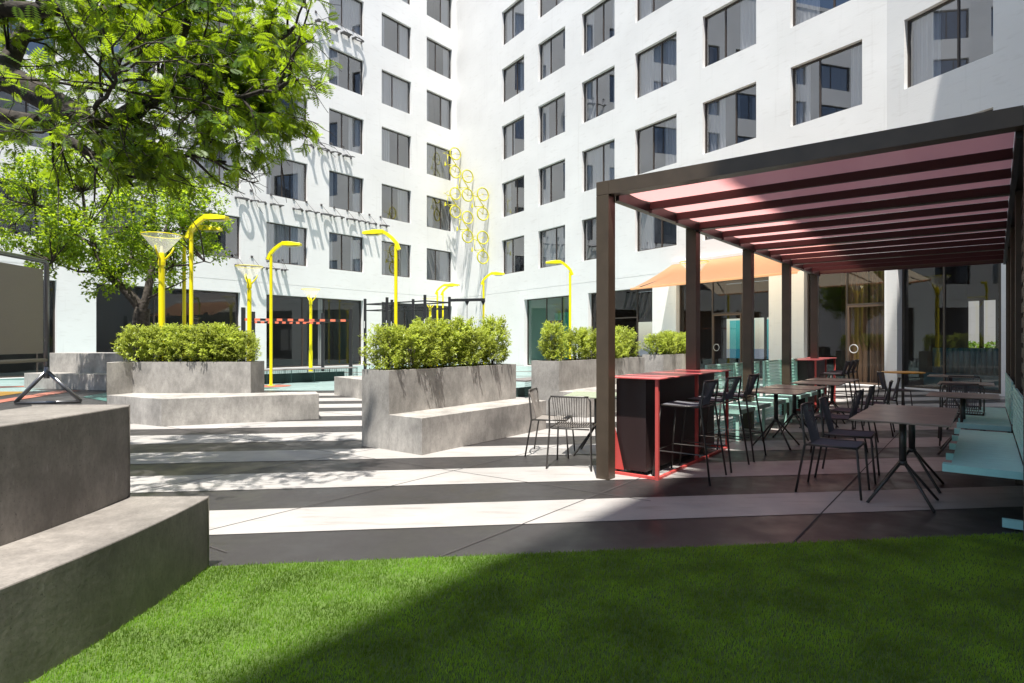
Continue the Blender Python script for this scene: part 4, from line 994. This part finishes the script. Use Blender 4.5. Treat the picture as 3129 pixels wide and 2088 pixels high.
# ------------------------------------------------------------------ screen stand
sc_ = empty('screen_stand', (-11.1, 14.25, 0), 0, 'taupe fabric screen in a grey tube frame on a triangular foot', 'screen')
far_e = Vector((0, 0)); near_e = Vector((.35, -3.9)); dv = near_e.normalized(); sv = Vector((-dv.y, dv.x))
m = MB(); m.tube([(0, 0, .72), (0, 0, 3.30), (dv.x * .03, dv.y * .03, 3.37), (dv.x * .1, dv.y * .1, 3.40), (near_e.x - dv.x * .1, near_e.y - dv.y * .1, 3.40), (near_e.x, near_e.y, 3.3), (near_e.x, near_e.y, .72)], .055, 12); m.build('frame', M['chrome'], sc_, smooth=True)
m = MB(); m.tube([(0, 0, 1.06), (near_e.x, near_e.y, 1.06)], .045, 10); m.build('lower_bar', M['screen'], sc_, smooth=True)
for e_ in ((0, 0), tuple(near_e)):
    fa, fb = Vector(e_) + Vector((.70, .16)), Vector(e_) - Vector((.62, .16)); m = MB()
    for f_ in (fa, fb): m.tube([(e_[0], e_[1], .80), (f_.x, f_.y, .06)], .045, 10)
    m.tube([(fa.x, fa.y, .05), (fb.x, fb.y, .05)], .04, 10); m.tube([(e_[0], e_[1], .62), (e_[0], e_[1], .9)], .06, 10); m.build('foot', M['chrome'], sc_, smooth=True)
m = MB(); p0 = dv * .14; p1 = near_e - dv * .14; nn = Vector((sv.x, sv.y, 0)) * .02
m.obox(Vector((p0.x, p0.y, 1.22)) - nn / 2, Vector((p1.x - p0.x, p1.y - p0.y, 0)), nn, (0, 0, 1.98)); m.build('panel', M['screen'], sc_)

# ------------------------------------------------------------------ awning
aw = empty('awning', (0, 0, 0), 0, 'cream orange fabric awning over the shopfront behind the pergola', 'awning')
s0 = sR(2056); s1 = s0 + 7.4
A = FR.P(s0, 4.97, -.02); B_ = FR.P(s1, 4.97, -.02); Cc = FR.P(s1, 3.73, -2.65); Dd = FR.P(s0, 3.73, -2.65)
m = MB(); n = 12; vs = []
for i in range(n + 1):
    t = i / n; zs_ = -.06 * math.sin(math.pi * t)
    for j in (0, 1): a_, b_ = (Vector(A), Vector(Dd)) if j == 0 else (Vector(B_), Vector(Cc)); q = a_ + (b_ - a_) * t; vs.append((q.x, q.y, q.z + zs_))
m.add(vs, [(2 * i, 2 * i + 1, 2 * i + 3, 2 * i + 2) for i in range(n)]); m.build('canopy', M['awning'], aw)
m = MB(); m.beam(Dd, Cc, .06, .08); m.build('front_rail', M['awning'], aw)
m = MB(); m.beam(FR.P(s0, 5.0, -.05), FR.P(s1, 5.0, -.05), .12, .12); m.build('cassette', M['plaster'], aw)
for s_ in (s0 + .4, s1 - .4):
    m = MB(); m.tube([FR.P(s_, 4.7, -.05), FR.P(s_ + (.5 if s_ < s0 + 1 else -.5), 4.2, -1.4), FR.P(s_, 3.76, -2.6)], .025, 8); m.build('arm', M['black'], aw)

# ------------------------------------------------------------------ bicycles on the right wing wall
def bicycle():
    r = empty('wall_bicycle'); o = .50
    # local: x outward from wall, z up, front wheel on top
    X, Y_, Zv = (1, 0, 0), (0, 1, 0), (0, 0, 1)
    for nm, zc in (('wheel', 0.0), ('wheel', 1.30)):
        m = MB(); m.torus((o, 0, zc), X, Zv, .42, .045, 40, 8)
        for k in range(14):
            a = k * math.pi / 7; m.beam((o, 0, zc), (o + .41 * math.cos(a), 0, zc + .41 * math.sin(a)), .004, .004, (0, 1, 0))
        m.tube([(o, -.05, zc), (o, .05, zc)], .028, 10); m.build(nm, M['bikey'], r, smooth=True)
    m = MB(); BB, SJ, HT, HB = (o - .07, 0, .50), (o + .63, 0, .42), (o + .63, 0, 1.14), (o + .41, 0, 1.08)
    t = .026
    m.tube([BB, SJ], t, 8); m.tube([SJ, (o + .60, 0, 1.10)], t, 8); m.tube([BB, HB], t * 1.2, 8); m.tube([HB, (o + .72, 0, 1.13)], t * 1.1, 8)
    for sy in (-.05, .05): m.tube([BB, (o, sy, 0)], .011, 6); m.tube([SJ, (o, sy, 0)], .010, 6)
    m.tube([SJ, (o + .78, 0, .41)], .016, 8); m.build('frame', M['bikey'], r, smooth=True)
    m = MB(); 
    for sy in (-.05, .05): m.tube([HB, (o + .25, sy, 1.18), (o, sy, 1.30)], .013, 6)
    m.build('fork', M['bikey'], r, smooth=True)
    m = MB(); m.tube([(o + .72, 0, 1.13), (o + .80, 0, 1.20)], .014, 6)
    for sy in (-1, 1): m.tube([(o + .80, 0, 1.20), (o + .81, sy * .2, 1.20), (o + .79, sy * .24, 1.30), (o + .66, sy * .24, 1.32)], .013, 6)
    m.build('handlebar', M['bikey'], r, smooth=True)
    m = MB(); m.add([(o + .79, -.02, .60), (o + .79, .02, .60), (o + .79, .09, .30), (o + .79, -.09, .30), (o + .84, -.01, .58), (o + .84, .01, .58), (o + .86, .08, .30), (o + .86, -.08, .30)],
                [(3, 2, 1, 0), (4, 5, 6, 7), (0, 1, 5, 4), (1, 2, 6, 5), (2, 3, 7, 6), (3, 0, 4, 7)]); m.build('saddle', M['bikey'], r, bevel=.01)
    m = MB(); m.torus((o - .07, .03, .50), X, Zv, .09, .012, 20, 6); m.beam((o - .07, .05, .50), (o + .08, .06, .60), .02, .02); m.beam((o - .07, -.05, .50), (o - .22, -.06, .40), .02, .02); m.build('crank', M['bikey'], r)
    m = MB(); m.tube([(0, 0, 0), (o, 0, 0)], .012, 6); m.tube([(0, 0, 1.3), (o, 0, 1.3)], .012, 6); m.build('wall_bracket', M['rod'], r)
    return r
b0 = bicycle()
rb_z = math.atan2(NR.y, NR.x)
bl_ = [(1410, 525.9, 'topmost one, in the left column'), (1448, 596.5, 'upper one of the middle column'), (1410, 647.8, 'lower one of the left column, beside the window'),
       (1495, 654.2, 'upper one of the right column'), (1448, 722.8, 'lower one of the middle column'), (1495, 786.6, 'lowest of all, in the right column')]
for i, (x, y, l) in enumerate(bl_):
    o = b0 if i == 0 else copy_tree(b0); a = sR(x); q = FR.P(a, 0, 0); o.location = (q[0], q[1], EYE + (1044 - y) / 1824 * (q[1] - .3)); o.rotation_euler = (0, 0, rb_z)
    tag(o, 'upright yellow wall bicycle, ' + l, 'bicycle', 'yellow bicycles on the wall')

# ------------------------------------------------------------------ flat letters that stand out from the left wing and write with their shadows
def letters(line, z, label, depth=.33, gap=.05):
    root = empty('wall_lettering', (0, 0, 0), 0, label, 'lettering', 'flat metal lettering on the left wing')
    for ch, x0, x1 in line:
        cu = bpy.data.curves.new('letter', 'FONT'); cu.body = ch; cu.size = 1.0; cu.extrude = .012; cu.offset = .028
        ob = bpy.data.objects.new('tmp', cu); COL.objects.link(ob); dg = bpy.context.evaluated_depsgraph_get(); dg.update()
        me = bpy.data.meshes.new_from_object(ob.evaluated_get(dg)); bpy.data.objects.remove(ob); bpy.data.curves.remove(cu)
        co = np.zeros(len(me.vertices) * 3); me.vertices.foreach_get('co', co); co = co.reshape(-1, 3)
        lo, hi = co.min(0), co.max(0); a0, a1 = sL(x0), sL(x1)   # reading left to right = larger s to smaller s
        s_ = a0 + (co[:, 0] - lo[0]) / max(1e-6, hi[0] - lo[0]) * (a1 - a0); d = gap + depth * (1 - (co[:, 1] - lo[1]) / (hi[1] - lo[1]))
        X = CRN.x + UL.x * s_ + NL.x * d; Y = CRN.y + UL.y * s_ + NL.y * d
        me.vertices.foreach_set('co', np.stack([X, Y, z + co[:, 2] * 2], 1).ravel()); me.materials.clear(); me.materials.append(M['letter']); me.update()
        lo_ = bpy.data.objects.new('letter', me); COL.objects.link(lo_); lo_.parent = root
        m = MB(); am = a0 + (a1 - a0) * .5
        for aa in (a0 + (a1 - a0) * .08, a0 + (a1 - a0) * .92):
            m = MB(); FL.bar(m, aa - .05, aa + .05, z - .06, z + .06, -gap - .02, -.002); m.build('mount', M['rod'], root)
        m = MB(); FL.bar(m, a0 - .07 - .06, a0 - .07 + .06, z + .48, z + .60, -.03, -.002); m.tube([FL.P(a0 - .07, z + .54, -.03), FL.P(am, z, -(gap + depth))], .011, 5); m.build('stay_rod', M['rod'], root)
z3 = [5.45, 8.95, 12.73, 16.4, 20.1]
letters([('R', 717, 752), ('U', 766, 802), ('N', 812, 846), ('!', 860, 872)], z3[0], 'flat metal letters on the wall reading RUN!, lowest line')
letters([('O', 717, 757), ('W', 763, 815), ('N', 825, 858), ('T', 894, 925), ('H', 933, 967), ('O', 979, 1012), ('U', 1018, 1046), ('G', 1058, 1085), ('H', 1094, 1118), ('T', 1126, 1150), ('S', 1160, 1182)], z3[1], 'flat metal letters on the wall reading OWN THOUGHTS')
letters([('R', 754, 790), ('U', 802, 836), ('N', 850, 888), ('Y', 925, 960), ('O', 969, 1002), ('U', 1009, 1037), ('R', 1046, 1074)], z3[2], 'flat metal letters on the wall reading RUN YOUR')
letters([('N', 962, 996), ('E', 1003, 1030), ('E', 1040, 1067), ('D', 1075, 1106)], z3[4], 'flat metal letters on the wall reading NEED, highest line')
# groups of look-alikes finished; drop unused prototypes
for i, p in enumerate(protos):
    if i not in used:
        for ch in list(p.children): bpy.data.objects.remove(ch)
        bpy.data.objects.remove(p)
